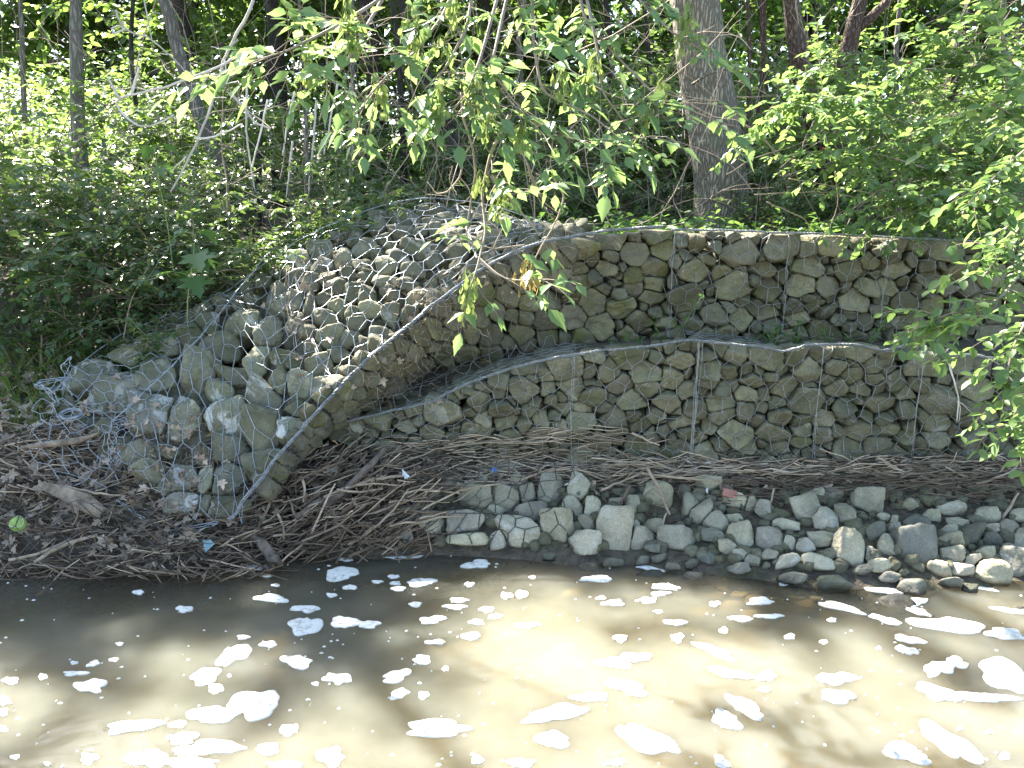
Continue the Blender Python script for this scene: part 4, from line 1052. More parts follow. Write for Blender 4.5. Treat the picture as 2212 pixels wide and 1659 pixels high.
simple_tree('slender grey tree leaning left with a bend halfway up', [(350, -20), (380, 100), (420, 220), (452, 300), (490, 400)], 3.0, 30, (-4.6, 3.7, 5.9), M['barkgrey'], 2, (-5.2, 4.4, 6.5), .62)
simple_tree('dark trunk slanting up to the left behind the hanging leaves', [(872, 30), (922, 168), (983, 292), (995, 380)], 3.5, 26, (-2.2, 3.9, 8.2), M['barkdark'], 0, (-2.2, 4.0, 9.2), 1.0)
simple_tree('thin dark upright trunk left of the slanting dark one', [(850, 0), (864, 160), (872, 350)], 4.2, 13, (-1.9, 4.4, 5.0), M['barkdark'])
simple_tree('reddish-brown tree right of the thick grey tree, broad and dark at its foot', [(1708, -20), (1722, 80), (1734, 160), (1752, 240), (1776, 310), (1795, 430)], 2.6, 44, (2.0, 2.8, 7.2), M['barkred'], 2, (2.1, 2.8, 8.2), 1.1)
simple_tree('brown leaning tree with a limb to the right at the top', [(1862, -20), (1842, 60), (1825, 160)], 3.1, 34, (3.4, 3.3, 7.6), M['barkred'], 1, (3.4, 3.3, 8.6), 1.1, [([P(1840, 70, 3.1), P(1880, 40, 3.1), P(1930, -10, 3.1)], [.05, .04, .035])])
simple_tree('dark tree standing before the patch of blue sky at top right', [(2105, -20), (2085, 60), (2060, 200)], 4.4, 34, (5.0, 4.8, 7.4), M['barkdark'], 0, (5.0, 4.8, 8.4), 1.1)
for k, (x0, x1, Y, w_) in enumerate([(1608, 1612, 2.6, 9), (1640, 1650, 2.9, 10), (1665, 1640, 3.3, 8), (1400, 1385, 4.6, 12), (1240, 1262, 5.0, 14), (1320, 1300, 6.2, 15), (1130, 1140, 5.6, 12), (740, 760, 3.4, 9), (665, 640, 3.0, 8), (560, 575, 4.4, 13), (300, 290, 4.0, 11), (60, 40, 3.4, 12), (1930, 1950, 4.0, 12), (2180, 2170, 3.6, 13)]):
    dd = Y+3.6; b = P(x0, 420, Y); b[2] = gz(b[0], Y)-.03; t_ = P(x1, -60, Y)
    lab = ['reddish sapling just right of the thick grey tree', 'second reddish sapling from the thick grey tree', 'leaning thin sapling left of the reddish scaly tree', 'thin dark sapling left of the thick grey tree', 'dark sapling behind the hanging twigs in the middle', 'distant dark sapling between the hanging leaves and thick tree', 'thin sapling right of the slanting dark trunk', 'thin pale sapling left of the thin dark trunk', 'leaning thin stem above the slumped basket ridge', 'dark sapling in the shade right of the bent grey tree', 'dark sapling left of the bent grey tree', 'slim sapling at the far left edge of the wood', 'slim sapling behind the pale shrub on the right', 'slim sapling at the far right edge of the wood'][k]
    pts = [b, b+(t_-b)*.35+np.array((r6.normal()*.05, 0, 0)), b+(t_-b)*.7+np.array((r6.normal()*.05, 0, 0)), t_, t_+(t_-b)*.4]
    tree('sapling', pts, np.linspace(w_/2*dd/FPX*1.1, w_/2*dd/FPX*.6, 5), M['barkred'] if k < 3 else M['barkdark'] if k in (3, 4, 5, 9, 10) else M['barkgrey'], lab, 'sapling', group='saplings in the wood', sides=7)
# canopy trees: a row whose crowns shade the wall, and a row deep in the wood filling the view
for k, (x, y, h, sc, lab) in enumerate([(-4.0, 6.7, 6.2, .8, 'thin dark tree in the left middle distance, crown above the picture'), (-2.9, 6.7, 6.1, 1.0, 'thin dark tree behind the bent grey tree, crown above the picture'), (-1.7, 6.3, 6.0, 1.1, 'thin dark tree behind the slanting trunk, crown above the picture'), (-.4, 6.6, 6.2, 1.0, 'thin dark tree behind the hanging leaves, crown above the picture'),
   (-6.8, 10.4, 4.6, 1.35, 'leafy tree deep in the wood at the far left edge'), (-4.6, 9.0, 4.3, 1.3, 'leafy tree deep in the wood behind the slender left tree'), (-2.0, 8.6, 4.2, 1.3, 'leafy tree deep in the wood behind the bent grey tree'), (.2, 7.8, 3.9, 1.3, 'leafy tree deep in the wood behind the hanging leaves'), (2.2, 8.4, 4.1, 1.3, 'leafy tree deep in the wood left of the reddish tree'), (4.7, 9.8, 4.5, 1.3, 'leafy tree deep in the wood behind the brown leaning tree'), (6.8, 8.6, 4.2, 1.35, 'leafy tree deep in the wood at the far right edge')]):
    b = np.array((x, y, gz(x, y)-.05)); tree('tree', [b, b+np.array((.1, 0, h*.3)), b+np.array((-.1, .1, h*.6)), np.array((x, y, h))], [.10, .09, .08, .05], M['barkdark'], lab, crown=k, crown_pos=(x, y, h), crown_sc=sc)

# ------------------------------------------------------------------ shrubs
SHR = []
for k, kw in enumerate([dict(nstem=10, height=1.25, spread=.8, llen=.058, step=.035, twigs=15, twl=.34), dict(nstem=9, height=1.6, spread=.6, llen=.055, step=.035, twigs=17, twl=.36), dict(nstem=11, height=.85, spread=1.2, llen=.055, step=.034, twigs=12, twl=.30)]):
    SHR.append(shrub_meshes(R(120+k), **kw))
shp = {}
def shrub(kind, x, y, rz, sc, mat, label, name='shrub', group='shrubs growing behind the wall'):
    z = gz(x, y)-.02
    if (kind, mat) not in shp:
        root = thing(name, (0, 0, 0), label, 'shrub', group); SHR[kind][0].build('foliage', M[mat], root); SHR[kind][1].build('stems', M['twig'], root); shp[(kind, mat)] = root
        root.location = (x, y, z); root.rotation_euler = (0, 0, rz); root.scale = (sc,)*3; return root
    return dup(shp[(kind, mat)], (x, y, z), rz, sc, label)
LS = [(0, -1.75, .75, .3, .75, 'glossy dark shrub covering the bank left of the slumped basket'), (2, -1.35, .95, 1.9, .8, 'low glossy shrub against the ridge of the slumped basket'), (0, -2.35, .9, 2.2, .85, 'bushy shrub on the bank at the far left edge'), (2, -1.95, .42, 4.0, .7, 'low leafy shrub above the leaf litter on the left bank'),
      (2, -2.5, .45, 5.1, .7, 'low shrub by the grassy patch at the left edge'), (1, -2.0, 1.6, .9, .62, 'taller shrub behind the curly bare vine'), (0, -3.1, 1.1, 2.7, .9, 'bushy shrub at the left edge below the slim sapling'), (1, -2.9, 1.7, 3.1, 1.0, 'tall sunlit shrub below the slender left tree'), (2, -.95, 1.25, 2.5, .75, 'small shrub with sunlit leaves above the basket ridge'), (0, -1.15, 2.1, 4.4, .55, 'shaded shrub behind the basket ridge'), (0, -2.2, 2.5, 5.5, .72, 'bushy shrub in half shade behind the bent grey tree')]
for k, x, y, rz, sc, lab in LS: shrub(k, x, y, rz, sc, 'shrubleaf', lab)
MS = [(2, .25, 2.1, .4, .7, 'low shaded shrub behind the middle of the wall'), (0, .75, 2.9, 1.2, .8, 'shaded shrub left of the thick grey tree'), (2, 2.15, 2.3, 3.3, .6, 'low shrub to the right of the thick grey tree'), (0, -.2, 3.3, 2.1, .8, 'dim shrub below the slanting dark trunk'), (1, 1.5, 4.2, 5.0, .9, 'sunlit thicket shrub seen left of the thick tree'), (1, .4, 5.0, .6, 1.05, 'backlit shrub under the hanging leaves'), (1, -.9, 5.2, 1.6, .95, 'dim shrub deep behind the slumped basket'), (2, 1.75, 1.7, 2.0, .6, 'low twiggy shrub on top of the upper wall right of the thick tree'), (1, 2.1, 4.0, 3.9, 1.0, 'bright thicket shrub between the thick tree and reddish tree')]
for k, x, y, rz, sc, lab in MS: shrub(k, x, y, rz, sc, 'shrubleaf', lab)
FS_ = [(1, -4.2, 3.6, .2, 1.2, 'sunlit tall shrub in the left background'), (1, -3.2, 4.8, 1.1, 1.3, 'sunlit tall shrub behind the left slender tree'), (0, -2.0, 5.8, 2.2, 1.4, 'backlit shrub in the left middle distance'), (1, -.4, 6.8, 3.1, 1.4, 'backlit shrub in the distance above the basket ridge'), (1, 1.2, 6.4, 4.0, 1.4, 'backlit shrub in the distance left of the thick tree'), (0, 2.4, 6.0, 5.2, 1.4, 'backlit shrub in the distance right of the thick tree'), (1, 3.8, 5.6, .9, 1.3, 'sunlit shrub behind the brown leaning tree'), (1, 5.2, 5.2, 2.7, 1.3, 'sunlit tall shrub in the right background'), (0, 3.6, 3.6, 1.7, 1.1, 'half shaded shrub behind the pale overhanging shrub'), (1, -5.6, 5.4, 2.6, 1.4, 'sunlit shrub at the left rim of the wood')]
FS_ += [(1, -3.6, 2.7, 1.3, 1.1, 'sunlit leafy shrub left of the slender left tree'), (0, -2.6, 3.4, .4, 1.2, 'shrub lit through its leaves right of the slender left tree'), (1, -1.5, 3.7, 2.9, .85, 'dim shrub in the dark hollow behind the dead stems'), (0, -.75, 4.3, 4.4, 1.2, 'dim shrub right of the thin dark upright trunk'), (1, .3, 3.7, 5.4, 1.0, 'lime-lit shrub between the slanting trunk and thick tree'), (0, 1.1, 4.9, 2.4, 1.25, 'lime-lit shrub just left of the thick grey tree'), (1, 1.9, 3.0, .7, 1.0, 'shrub among the reddish saplings'), (1, 2.9, 4.6, 3.3, 1.25, 'bright shrub right of the reddish scaly tree'), (0, 2.9, 2.6, 1.0, 1.0, 'shrub behind the dark forked trunk'), (1, 4.2, 4.2, 5.0, 1.25, 'bright tall shrub at the right rim of the wood'), (0, -4.6, 4.6, 4.9, 1.35, 'bright shrub at the left rim of the wood'), (1, .9, 8.0, 1.6, 1.6, 'far backlit shrub behind the hanging leaves'), (1, -1.2, 8.2, .5, 1.6, 'far backlit shrub behind the dark hollow'), (1, 3.2, 7.4, 2.1, 1.6, 'far bright shrub between the reddish and brown trees'), (1, -3.6, 6.8, 3.7, 1.6, 'far bright shrub between the two left trees')]
for k, x, y, rz, sc, lab in FS_: shrub(k, x, y, rz, sc, 'farleaf', lab)
# far woods: one leafy mass beyond the last single trees
rf = R(140); mf = MB()
for k in range(3600):
    x, y, z = rf.uniform(-17, 17), rf.uniform(10.5, 17), rf.uniform(1.2, 9.5)
    if fnoise(x*.8, z*.8, 8) < -.45 and z > 5: continue
    tw = arch((x, y, z), rf.normal(size=3)*np.array((1, 1, .5)), rf.uniform(.7, 1.5), 5, .08, rf, .25); spray(mf, tw, rf, .22, .11)
tag(mf.build('woods', M['farleaf']), 'leafy wood closing the view behind the wall', 'woods', kind='stuff')
# forest floor cover of small plants and ivy
r7 = R(150); mg = MB()
for k in range(2600):
    x = r7.uniform(-3.4, 4.2); y = .62+r7.random()**1.6*5
    if x < -.9: y = r7.uniform(.15, 3) if x < -1.55 else r7.uniform(.9, 3)
    elif x < .4: y = max(y, 1.25)
    p = np.array((x, y, gz(x, y)+.01)); tw = arch(p, (r7.normal()*.8, r7.normal()*.8-.3, .9), r7.uniform(.08, .24), 4, .12, r7, .2); spray(mg, tw, r7, .042, .035, start=.3)
tag(mg.build('undergrowth', M['weed']), 'low leafy ground cover on the woodland floor', 'undergrowth', kind='stuff')

bw = MB(); r8 = R(155)
for k in range(520):
    x = r8.uniform(-3.4, 3.6); y = r8.uniform(.9, 4.2)
    if x < -1.2 and r8.random() < .4: y = r8.uniform(.5, 2)
    if -1.2 < x < .5: y = max(y, 1.2)
    p = np.array((x, y, gz(x, y)+r8.uniform(0, 1.2)*(r8.random() < .6))); d = r8.normal(size=3)*np.array((.8, .6, .5)); d[2] = abs(d[2])+r8.uniform(-.2, 1.2)
    L_ = r8.uniform(.3, 1.4); q = arch(p, d, L_, 8, r8.uniform(-.02, .12), r8, .16); bw.tube(q, np.linspace(r8.uniform(.0018, .005), .001, 9), 4, False, r8.random())
    for z in range(2):
        b = q[r8.integers(2, 8)]; bw.tube(arch(b, d+r8.normal(size=3), L_*.3, 4, .05, r8, .2), np.linspace(.0016, .0008, 5), 3, False, r8.random())
tag(bw.build('brushwood', M['twig']), 'tangle of bare thin twigs among the shrubs behind the wall', 'brushwood', kind='stuff')
# pale honeysuckle at the right: arching branches traced, and hanging sprays
def traced_shrub(name, label, base, branches, leafmat, rr, llen, twn, twl, berry=0, cat='shrub', woodmat='twig', tpl=OVAL, step=.032, group=None, stem=.007):
    root = thing(name, tuple(base), label, cat, group); ml, mw, mbr = MB(), MB(), MB(); bpos = []
    for br in branches:
        q = np.array([base]+[P(*b) for b in br]) if base is not None else np.array([P(*b) for b in br])
        t = np.linspace(0, len(q)-1, 6*len(q)); path = np.stack([np.interp(t, range(len(q)), q[:, k]) for k in range(3)], 1)
        for _ in range(4): path[1:-1] = .5*path[1:-1]+.25*(path[:-2]+path[2:])
        mw.tube(path, np.linspace(stem, stem*.3, len(path)), 5, False)
        lens = np.linalg.norm(np.diff(path, axis=0), axis=1).sum()
        for k in range(int(twn*lens)):
            i = rr.integers(len(path)//5, len(path)-1); td = unit(path[i+1]-path[i]); b = unit(rr.normal(size=3)); b[2] *= .45
            tw = arch(path[i], td*.5+b, twl*rr.uniform(.5, 1.3), 5, .10, rr, .18); mw.tube(tw, np.linspace(stem*.3, stem*.12, 6), 3, False); spray(ml, tw, rr, llen, step, tpl)
            if rr.random() < berry: bpos.append(tw[3]+np.array((0, 0, .008)))
        spray(ml, path[len(path)//2:], rr, llen, step, tpl)
    ml.build('foliage', leafmat, root); mw.build('stems', M[woodmat], root)
    for p in bpos[:40]:
        mb = MB(); V, F = ICO[2]; mb.add(p+V*.006, F); mb.build('berry', M['berry'], root)
    return root
rb = R(160)
B0 = np.array((2.45, 1.0, gz(2.45, 1.0)))
traced_shrub('shrub', 'pale green berry shrub arching over the upper wall from the right', B0, [[(2150, 380, .8), (1950, 260, .6), (1780, 200, .5), (1660, 240, .5)], [(2150, 330, .9), (1980, 150, .8), (1850, 110, .8)], [(2100, 400, .6), (1900, 330, .4), (1760, 330, .4)],
   [(2180, 300, .7), (2080, 160, .5), (2000, 80, .4)], [(2150, 420, .5), (2000, 420, .3), (1900, 450, .3)], [(2190, 260, .6), (2160, 120, .4), (2120, 20, .3)], [(2120, 380, .7), (1900, 220, .9), (1750, 150, 1.0)]], M['honeyleaf'], rb, .048, 34, .32, .06)
B1 = np.array((2.6, .6, 1.3))
traced_shrub('shrub', 'nearest pale shrub hanging down along the right edge in front of the wall', B1, [[(2240, 300, -.3), (2150, 380, -.7), (2090, 440, -.8)], [(2260, 420, -.4), (2180, 520, -.8), (2130, 590, -.9)], [(2260, 500, -.5), (2170, 640, -.9), (2090, 680, -1.0), (2000, 700, -1.0)],
   [(2270, 600, -.6), (2190, 740, -.95), (2170, 830, -1.0)], [(2270, 200, -.4), (2190, 150, -.8), (2160, 60, -.9)], [(2270, 280, -.5), (2190, 260, -.95), (2140, 220, -1.05)], [(2290, 700, -.6), (2215, 860, -.9), (2200, 930, -1.0)]], M['honeyleaf'], rb, .048, 11, .20, .04)

# box elder boughs hanging from above
re_ = R(170)
def compound(ml, mw, p, d, rr, size):
    n = int(rr.choice([3, 3, 5, 5, 7])); rach = arch(p, d, size*(1.0+.25*n), 6, .08, rr, .06); mw.tube(rach, .0011, 3, False)
    fr = np.linspace(.45, 1, (n+1)//2)
    for i, f in enumerate(fr):
        k = f*6; a = min(int(k), 5); q = rach[a]+(rach[a+1]-rach[a])*(k-a); t = unit(rach[a+1]-rach[a]); sd = unit(np.cross(t, (0, 0, 1)))
        dirs = [t] if i == len(fr)-1 else [t*.5+sd, t*.5-sd]
        for e in dirs:
            ax = unit(e+rr.normal(size=3)*.15-np.array((0, 0, .12))); nr = np.array((0, -.25, 1.))+rr.normal(size=3)*.35
            leaves(ml, ELDER, q[None], ax[None], nr[None], np.array([size*rr.uniform(.75, 1.2)*(1.15 if len(dirs) == 1 else 1)]), rr, np.array([rr.uniform(.8, 1.15)]))
def bough(label, paths, nleaf, seeds, size=.065, dry=None):
    base = P(*paths[0][0]); root = thing('hanging_bough', tuple(base), label, 'bough', 'leafy boughs hanging in front of the wall'); ml, mw, mp = MB(), MB(), MB()
    for path in paths:
        q = np.array([P(*b) for b in path]); t = np.linspace(0, len(q)-1, 8*len(q)); pa = np.stack([np.interp(t, range(len(q)), q[:, k]) for k in range(3)], 1)
        for _ in range(4): pa[1:-1] = .5*pa[1:-1]+.25*(pa[:-2]+pa[2:])
        mw.tube(pa, np.linspace(.007, .002, len(pa)), 6, False); L_ = np.linalg.norm(np.diff(pa, axis=0), axis=1).sum()
        for k in range(int(1.1*nleaf*L_)):
            i = re_.integers(1, len(pa)-1); td = unit(pa[i]-pa[i-1]); b = unit(re_.normal(size=3)*np.array((1, .8, .5)))
            side = arch(pa[i], td*.6+b, re_.uniform(.03, .22), 4, .1, re_, .15); mw.tube(side, np.linspace(.0022, .0013, 5), 3, False)
            for z in range(2): compound(ml, mw, side[-1-z], b+td*.5+re_.normal(size=3)*.3, re_, size*re_.uniform(.7, 1.15))
        compound(ml, mw, pa[-1], unit(pa[-1]-pa[-3]), re_, size)
    ml.build('foliage', M['elderleaf'], root); mw.build('branch', M['twig'], root); 
    for (px, py, Y) in seeds:
        mb = MB(); c = P(px, py-28, Y); n = int(re_.integers(16, 30))
        pos = c+re_.normal(size=(n, 3))*np.array((.014, .014, .018))-np.array((0, 0, 1))*np.linspace(0, .075, n)[:, None]
        ax = np.tile((0, 0, -1.), (n, 1))+re_.normal(size=(n, 3))*np.array((.5, .5, .15)); leaves(mb, SEEDW, pos, ax, re_.normal(size=(n, 3))*np.array((1, 1, .2)), re_.uniform(.028, .042, n), re_, np.full(n, 1.3))
        for k in range(n): mb.tube([c, .5*(c+pos[k])+np.array((0, 0, .006)), pos[k]], .0007, 3, False)
        mb.build('seed_cluster', M['seed'], root)
    for (px, py, Y) in dry or []:
        mb = MB(); c = P(px, py-25, Y); n = 26; pos = c+re_.normal(size=(n, 3))*np.array((.02, .015, .02))-np.array((0, 0, 1))*np.linspace(0, .06, n)[:, None]
        leaves(mb, SEEDW, pos, np.tile((0, 0, -1.), (n, 1))+re_.normal(size=(n, 3))*.3, re_.normal(size=(n, 3)), re_.uniform(.03, .045, n), re_, np.full(n, 1.0)); o = mb.build('seed_cluster', M['drypod'], root); o['label'] = 'withered yellow-brown seed cluster'
    return root
bough('leftmost hanging bough, its outer leaves burning white in the sun', [[(930, -120, -.5), (820, 0, -.75), (720, 60, -.95), (620, 110, -1.05), (570, 125, -1.1)], [(860, -60, -.6), (790, 60, -.85), (740, 150, -.9), (700, 170, -.95)]], 13, [(760, 75, -1.0), (747, 25, -1.0), (665, 130, -1.0), (820, 205, -.85)])
bough('hanging bough with many pale seed clusters left of the middle', [[(1010, -110, -.4), (960, 30, -.6), (900, 110, -.75), (830, 170, -.85), (790, 215, -.9)], [(1030, -100, -.4), (1010, 60, -.6), (960, 150, -.7), (920, 190, -.75)]], 13, [(880, 40, -.8), (956, 105, -.75), (979, 25, -.7), (949, 212, -.75), (900, 90, -.8)])
bough('broad leafy bough spreading over the middle of the picture', [[(1120, -110, -.3), (1080, 60, -.5), (1060, 150, -.65), (1110, 220, -.7), (1200, 300, -.75)], [(1150, -100, -.3), (1150, 80, -.5), (1170, 200, -.6), (1280, 250, -.65), (1350, 310, -.7)], [(1090, -60, -.4), (1040, 120, -.6), (1010, 200, -.7), (960, 260, -.75)]], 12, [(1057, 235, -.7), (1124, 290, -.75), (1053, 290, -.7), (1023, 200, -.7), (1214, 180, -.65)])
bough('hanging bough reaching across the thick grey tree', [[(1240, -110, -.3), (1260, 40, -.4), (1340, 130, -.5), (1420, 210, -.55), (1500, 240, -.55)], [(1330, -110, -.3), (1380, 0, -.4), (1450, 70, -.5), (1520, 110, -.5)], [(1250, -80, -.3), (1290, 100, -.5), (1300, 200, -.55), (1370, 290, -.6)]], 11, [(1285, 150, -.55), (1399, 255, -.55), (1433, 190, -.55), (1476, 70, -.5), (1490, 40, -.5)])
bough('thin drooping bough whose leafy tip hangs before the slumped basket', [[(1100, 250, -.5), (1060, 330, -.55), (1040, 420, -.6), (1050, 500, -.7), (1030, 580, -.8), (1010, 640, -.85)], [(1035, 560, -.75), (1070, 590, -.8), (1100, 605, -.82)], [(1060, 380, -.55), (1110, 440, -.6), (1160, 500, -.62)]], 7, [(1077, 440, -.6), (1036, 395, -.6), (1010, 655, -.85), (1020, 620, -.8)], .075, [(1175-25, 600, -.62), (1130, 588, -.62)])

# bare vines and dead stems (pixel paths in the left crop, factor .336)
def bare(name, label, paths, Y, rad, mat='deadvine', k=.336, ox=0, oy=0, cat='dead branch', group='bare dead branches'):
    root = None; mb = MB()
    for n_, (pts, r_) in enumerate(paths):
        q = np.array([P(ox+x*k, oy+y*k, Y if not callable(Y) else Y(i/len(pts))) for i, (x, y) in enumerate(pts)]); t = np.linspace(0, len(q)-1, 7*len(q)); pa = np.stack([np.interp(t, range(len(q)), q[:, z]) for z in range(3)], 1)
        for _ in range(3): pa[1:-1] = .5*pa[1:-1]+.25*(pa[:-2]+pa[2:])
        mb.tube(pa+np.stack([vnoise(pa*25, 4+z) for z in range(3)], 1)*.004, np.linspace(r_, r_*.6, len(pa)), 6, True, r5.random())
        if n_ == 0: base = q[0]
    return tag(mb.build(name, M[mat], loc=base), label, cat, group)
bare('dead_branch', 'curly sunlit bare vine hooking downward in front of the left shrubs', [([(1520, 370), (1400, 430), (1280, 480), (1100, 550), (860, 605), (770, 630), (750, 670), (790, 740), (870, 800), (960, 815), (1050, 780), (1115, 735)], .0065), ([(850, 600), (870, 520), (893, 430)], .008), ([(770, 630), (730, 570), (690, 495)], .007), ([(680, 615), (660, 545)], .005), ([(1340, 470), (1300, 560), (1320, 630), (1460, 630)], .004), ([(1440, 380), (1450, 470), (1440, 540), (1530, 520)], .004)], .35, .008)
bare('dead_branch', 'long straight dead stem leaning to the right over the left shrubs', [([(1630, 0), (1590, 100), (1530, 200), (1440, 380), (1400, 560), (1330, 750), (1250, 950), (1200, 1050), (1100, 1230)], .008), ([(1200, 1010), (1130, 1070), (1110, 1100)], .004), ([(1530, 260), (1450, 320), (1360, 300)], .004)], .5, .008)
bare('dead_branch', 'thin curly twig loop at the upper left', [([(745, 60), (770, 150), (830, 200), (970, 250), (1080, 340), (1200, 470)], .005), ([(800, 190), (740, 220), (715, 180), (770, 165), (800, 190)], .005), ([(930, 0), (950, 120), (975, 250)], .004), ([(1080, 350), (1030, 340)], .004)], .6, .005)
bare('dead_branch', 'short bare twig lying against the leaning dead stem', [([(1250, 890), (1320, 890), (1400, 870), (1470, 840), (1560, 800)], .006)], .45, .006)
bare('dead_branch', 'pale stub twig slanting down above the basket ridge', [([(1480, 595), (1540, 660), (1600, 740), (1650, 800), (1740, 830)], .008)], .75, .007)
for pts, lab in (([(1720, 640), (1690, 800), (1650, 950), (1620, 1080)], 'sunlit dead stem leaning left of the dark hollow'), ([(1890, 590), (1860, 740), (1840, 850), (1820, 1000)], 'speckled dead stem standing in the dark hollow'), ([(2035, 640), (2020, 850), (2000, 1050), (1985, 1240)], 'straight dead stem in the middle of the dark hollow'), ([(1885, 910), (1860, 1080), (1840, 1270)], 'short dead stem rising behind the basket ridge'), ([(2170, 540), (2120, 800), (2060, 1090)], 'thin leaning dead stem right of the dark hollow'), ([(1590, 530), (1580, 800), (1610, 1060), (1640, 1220)], 'thin dead stem rising from the left shrub edge')):
    bare('dead_pole', lab, [(pts, .0065)], 1.35, .006, 'deadvine', cat='dead stem', group='upright dead stems in the shade')
K2 = dict(k=.336, ox=734, oy=0)
bare('dead_twig', 'long dead twig dangling before the basket ridge and curling at its end', [([(780, 590), (790, 750), (860, 960), (870, 1100), (850, 1250), (830, 1400), (810, 1530), (860, 1580), (1000, 1600), (1190, 1570)], .0045), ([(990, 1590), (1015, 1530), (1040, 1470)], .003), ([(790, 1540), (700, 1580), (690, 1640)], .003), ([(860, 1560), (920, 1500), (935, 1420)], .003), ([(850, 1250), (800, 1310), (750, 1310)], .003)], -.35, .005, 'twig', cat='dead twig', group='dead twigs hanging from above', **K2)
bare('dead_twig', 'hooked dead twig above the basket ridge', [([(790, 960), (780, 1060), (775, 1140), (700, 1230), (620, 1250), (560, 1170)], .004), ([(775, 1140), (830, 1220), (850, 1270)], .003), ([(720, 1060), (710, 1160), (745, 1280)], .0025)], -.3, .004, 'twig', cat='dead twig', group='dead twigs hanging from above', **K2)
bare('dead_twig', 'branched dead twig drooping right of the middle', [([(1160, 950), (1230, 1110), (1280, 1280), (1380, 1420)], .004), ([(1260, 1120), (1380, 1150), (1500, 1185), (1640, 1200)], .003), ([(1380, 1150), (1450, 1260), (1400, 1400), (1280, 1610), (1205, 1770)], .004), ([(1200, 1050), (1250, 1200), (1255, 1460)], .0025), ([(1240, 1140), (1310, 1300), (1420, 1380)], .0025)], -.3, .004, 'twig', cat='dead twig', group='dead twigs hanging from above', **K2)
bare('dead_twig', 'thin dangling twigs left of the hanging seed clusters', [([(0, 880), (60, 980), (140, 1070)], .003), ([(30, 560), (80, 720), (130, 780)], .003), ([(100, 600), (120, 800), (125, 1000)], .003), ([(60, 540), (180, 660), (290, 750), (430, 785)], .003)], -.2, .003, 'twig', cat='dead twig', group='dead twigs hanging from above', **K2)
bare('dead_twig', 'tangled dry vine hanging over the right end of the lower wall', [([(1690, 640), (1730, 700), (1760, 800), (1790, 920), (1775, 1060)], .005), ([(1690, 640), (1760, 570), (1800, 520)], .003), ([(1700, 650), (1800, 625), (1950, 640), (2050, 700)], .003), ([(1780, 930), (1880, 1005)], .003), ([(1780, 930), (1800, 980), (1790, 1060)], .003)], -.12, .004, 'deadvine', cat='dead twig', group='dead twigs hanging from above', k=.336, ox=1469, oy=553)
bare('dead_twig', 'sprawl of dry twigs on the top of the upper wall at right', [([(700, 1150), (900, 1180), (1200, 1240), (1500, 1300)], .003), ([(480, 1250), (900, 1230), (1250, 1290)], .0025), ([(560, 1300), (800, 1400), (900, 1620)], .003), ([(1000, 1100), (1020, 1300), (960, 1480)], .003), ([(1100, 1400), (1050, 1500), (1020, 1560)], .003), ([(1250, 1250), (1400, 1480), (1560, 1560)], .003), ([(300, 1120), (480, 1010), (740, 940), (980, 800)], .003), ([(650, 1080), (800, 930), (980, 900)], .0025)], .55, .003, 'twig', cat='dead twig', group='dead twigs hanging from above', k=.336, ox=1469, oy=0)

# maple seedlings and ledge weeds
def seedling(px, py, Y, label, size, n, rr):
    b = P(px, py, Y); b2 = b.copy(); b2[2] = gz(b[0], b[1], b[2]+.02) if True else b[2]; b2[2] = max(b2[2], b[2]-.6)
    root = thing('seedling', tuple(b2), label, 'seedling', 'broad-leaved seedlings'); mw, ml = MB(), MB(); st = arch(b2, (.05, -.1, 1), max(.08, b[2]-b2[2]), 6, 0, rr, .05); mw.tube(st, np.linspace(.004, .002, 7), 5, False)
    for k in range(n):
        a = rr.uniform(0, 6.28); e = arch(st[-1-(k % 3)], (math.cos(a), math.sin(a)-.3, .35), size*rr.uniform(.5, .9), 4, .1, rr, .05); mw.tube(e, .0013, 3, False)
        leaves(ml, MAPLE, e[-1][None], (e[-1]-e[-2]+np.array((0, 0, -.01)))[None], (np.array((0, -.35, 1.))+rr.normal(size=3)*.2)[None], np.array([size*rr.uniform(.7, 1.1)]), rr)
    ml.build('foliage', M['mapleleaf'], root); mw.build('stem', M['stem'], root)
rs = R(180)
seedling(385, 500, .28, 'bright lobed maple seedling in front of the dark left shrub', .13, 9, rs)
seedling(350, 320, .6, 'lobed maple leaves beside the leaning dead stem', .11, 5, rs)
def weed(px, py, label, rr, h, llen, n, surf='ledge'):
    p = P(px, py, .2); p[2] = gz(p[0], p[1], .95)
    root = thing('weed', tuple(p), label, 'weed', 'weeds growing on the ledge'); ml, mw = MB(), MB()
    for k in range(n):
        st = arch(p+rr.normal(size=3)*np.array((.012, .012, 0)), (rr.normal()*.4, rr.normal()*.4-.1, 1), h*rr.uniform(.6, 1.1), 5, .05, rr, .1); mw.tube(st, .0014, 3, False); spray(ml, st, rr, llen, llen*.75, start=.25)
    ml.build('foliage', M['weed'], root); mw.build('stem', M['stem'], root)
for px, py, lab, h, ll, n in ((1270, 748, 'small weed at the left end of the ledge', .05, .035, 2), (1322, 742, 'short weed on the ledge left of the lacing wire', .06, .03, 3), (1380, 745, 'low weed on the ledge beside the leafy lacing wire', .07, .035, 4), (1450, 735, 'tall feathery weed in front of the upper wall lacing wire', .30, .03, 2), (1610, 742, 'spreading weed on the ledge above the sagging selvage', .07, .035, 5), (1665, 742, 'leafy weed in the dip of the selvage wire', .12, .035, 5), (1720, 738, 'leaning weed against the second upper lacing wire', .16, .035, 4), (1800, 730, 'sparse weed on the ledge right of the selvage dip', .12, .03, 3), (1560, 740, 'tiny weed on the ledge right of the thick lacing', .05, .028, 3), (1870, 690, 'thin weed growing up the upper wall near the right', .22, .03, 3)):
    weed(px, py, lab, rs, h, ll, n)
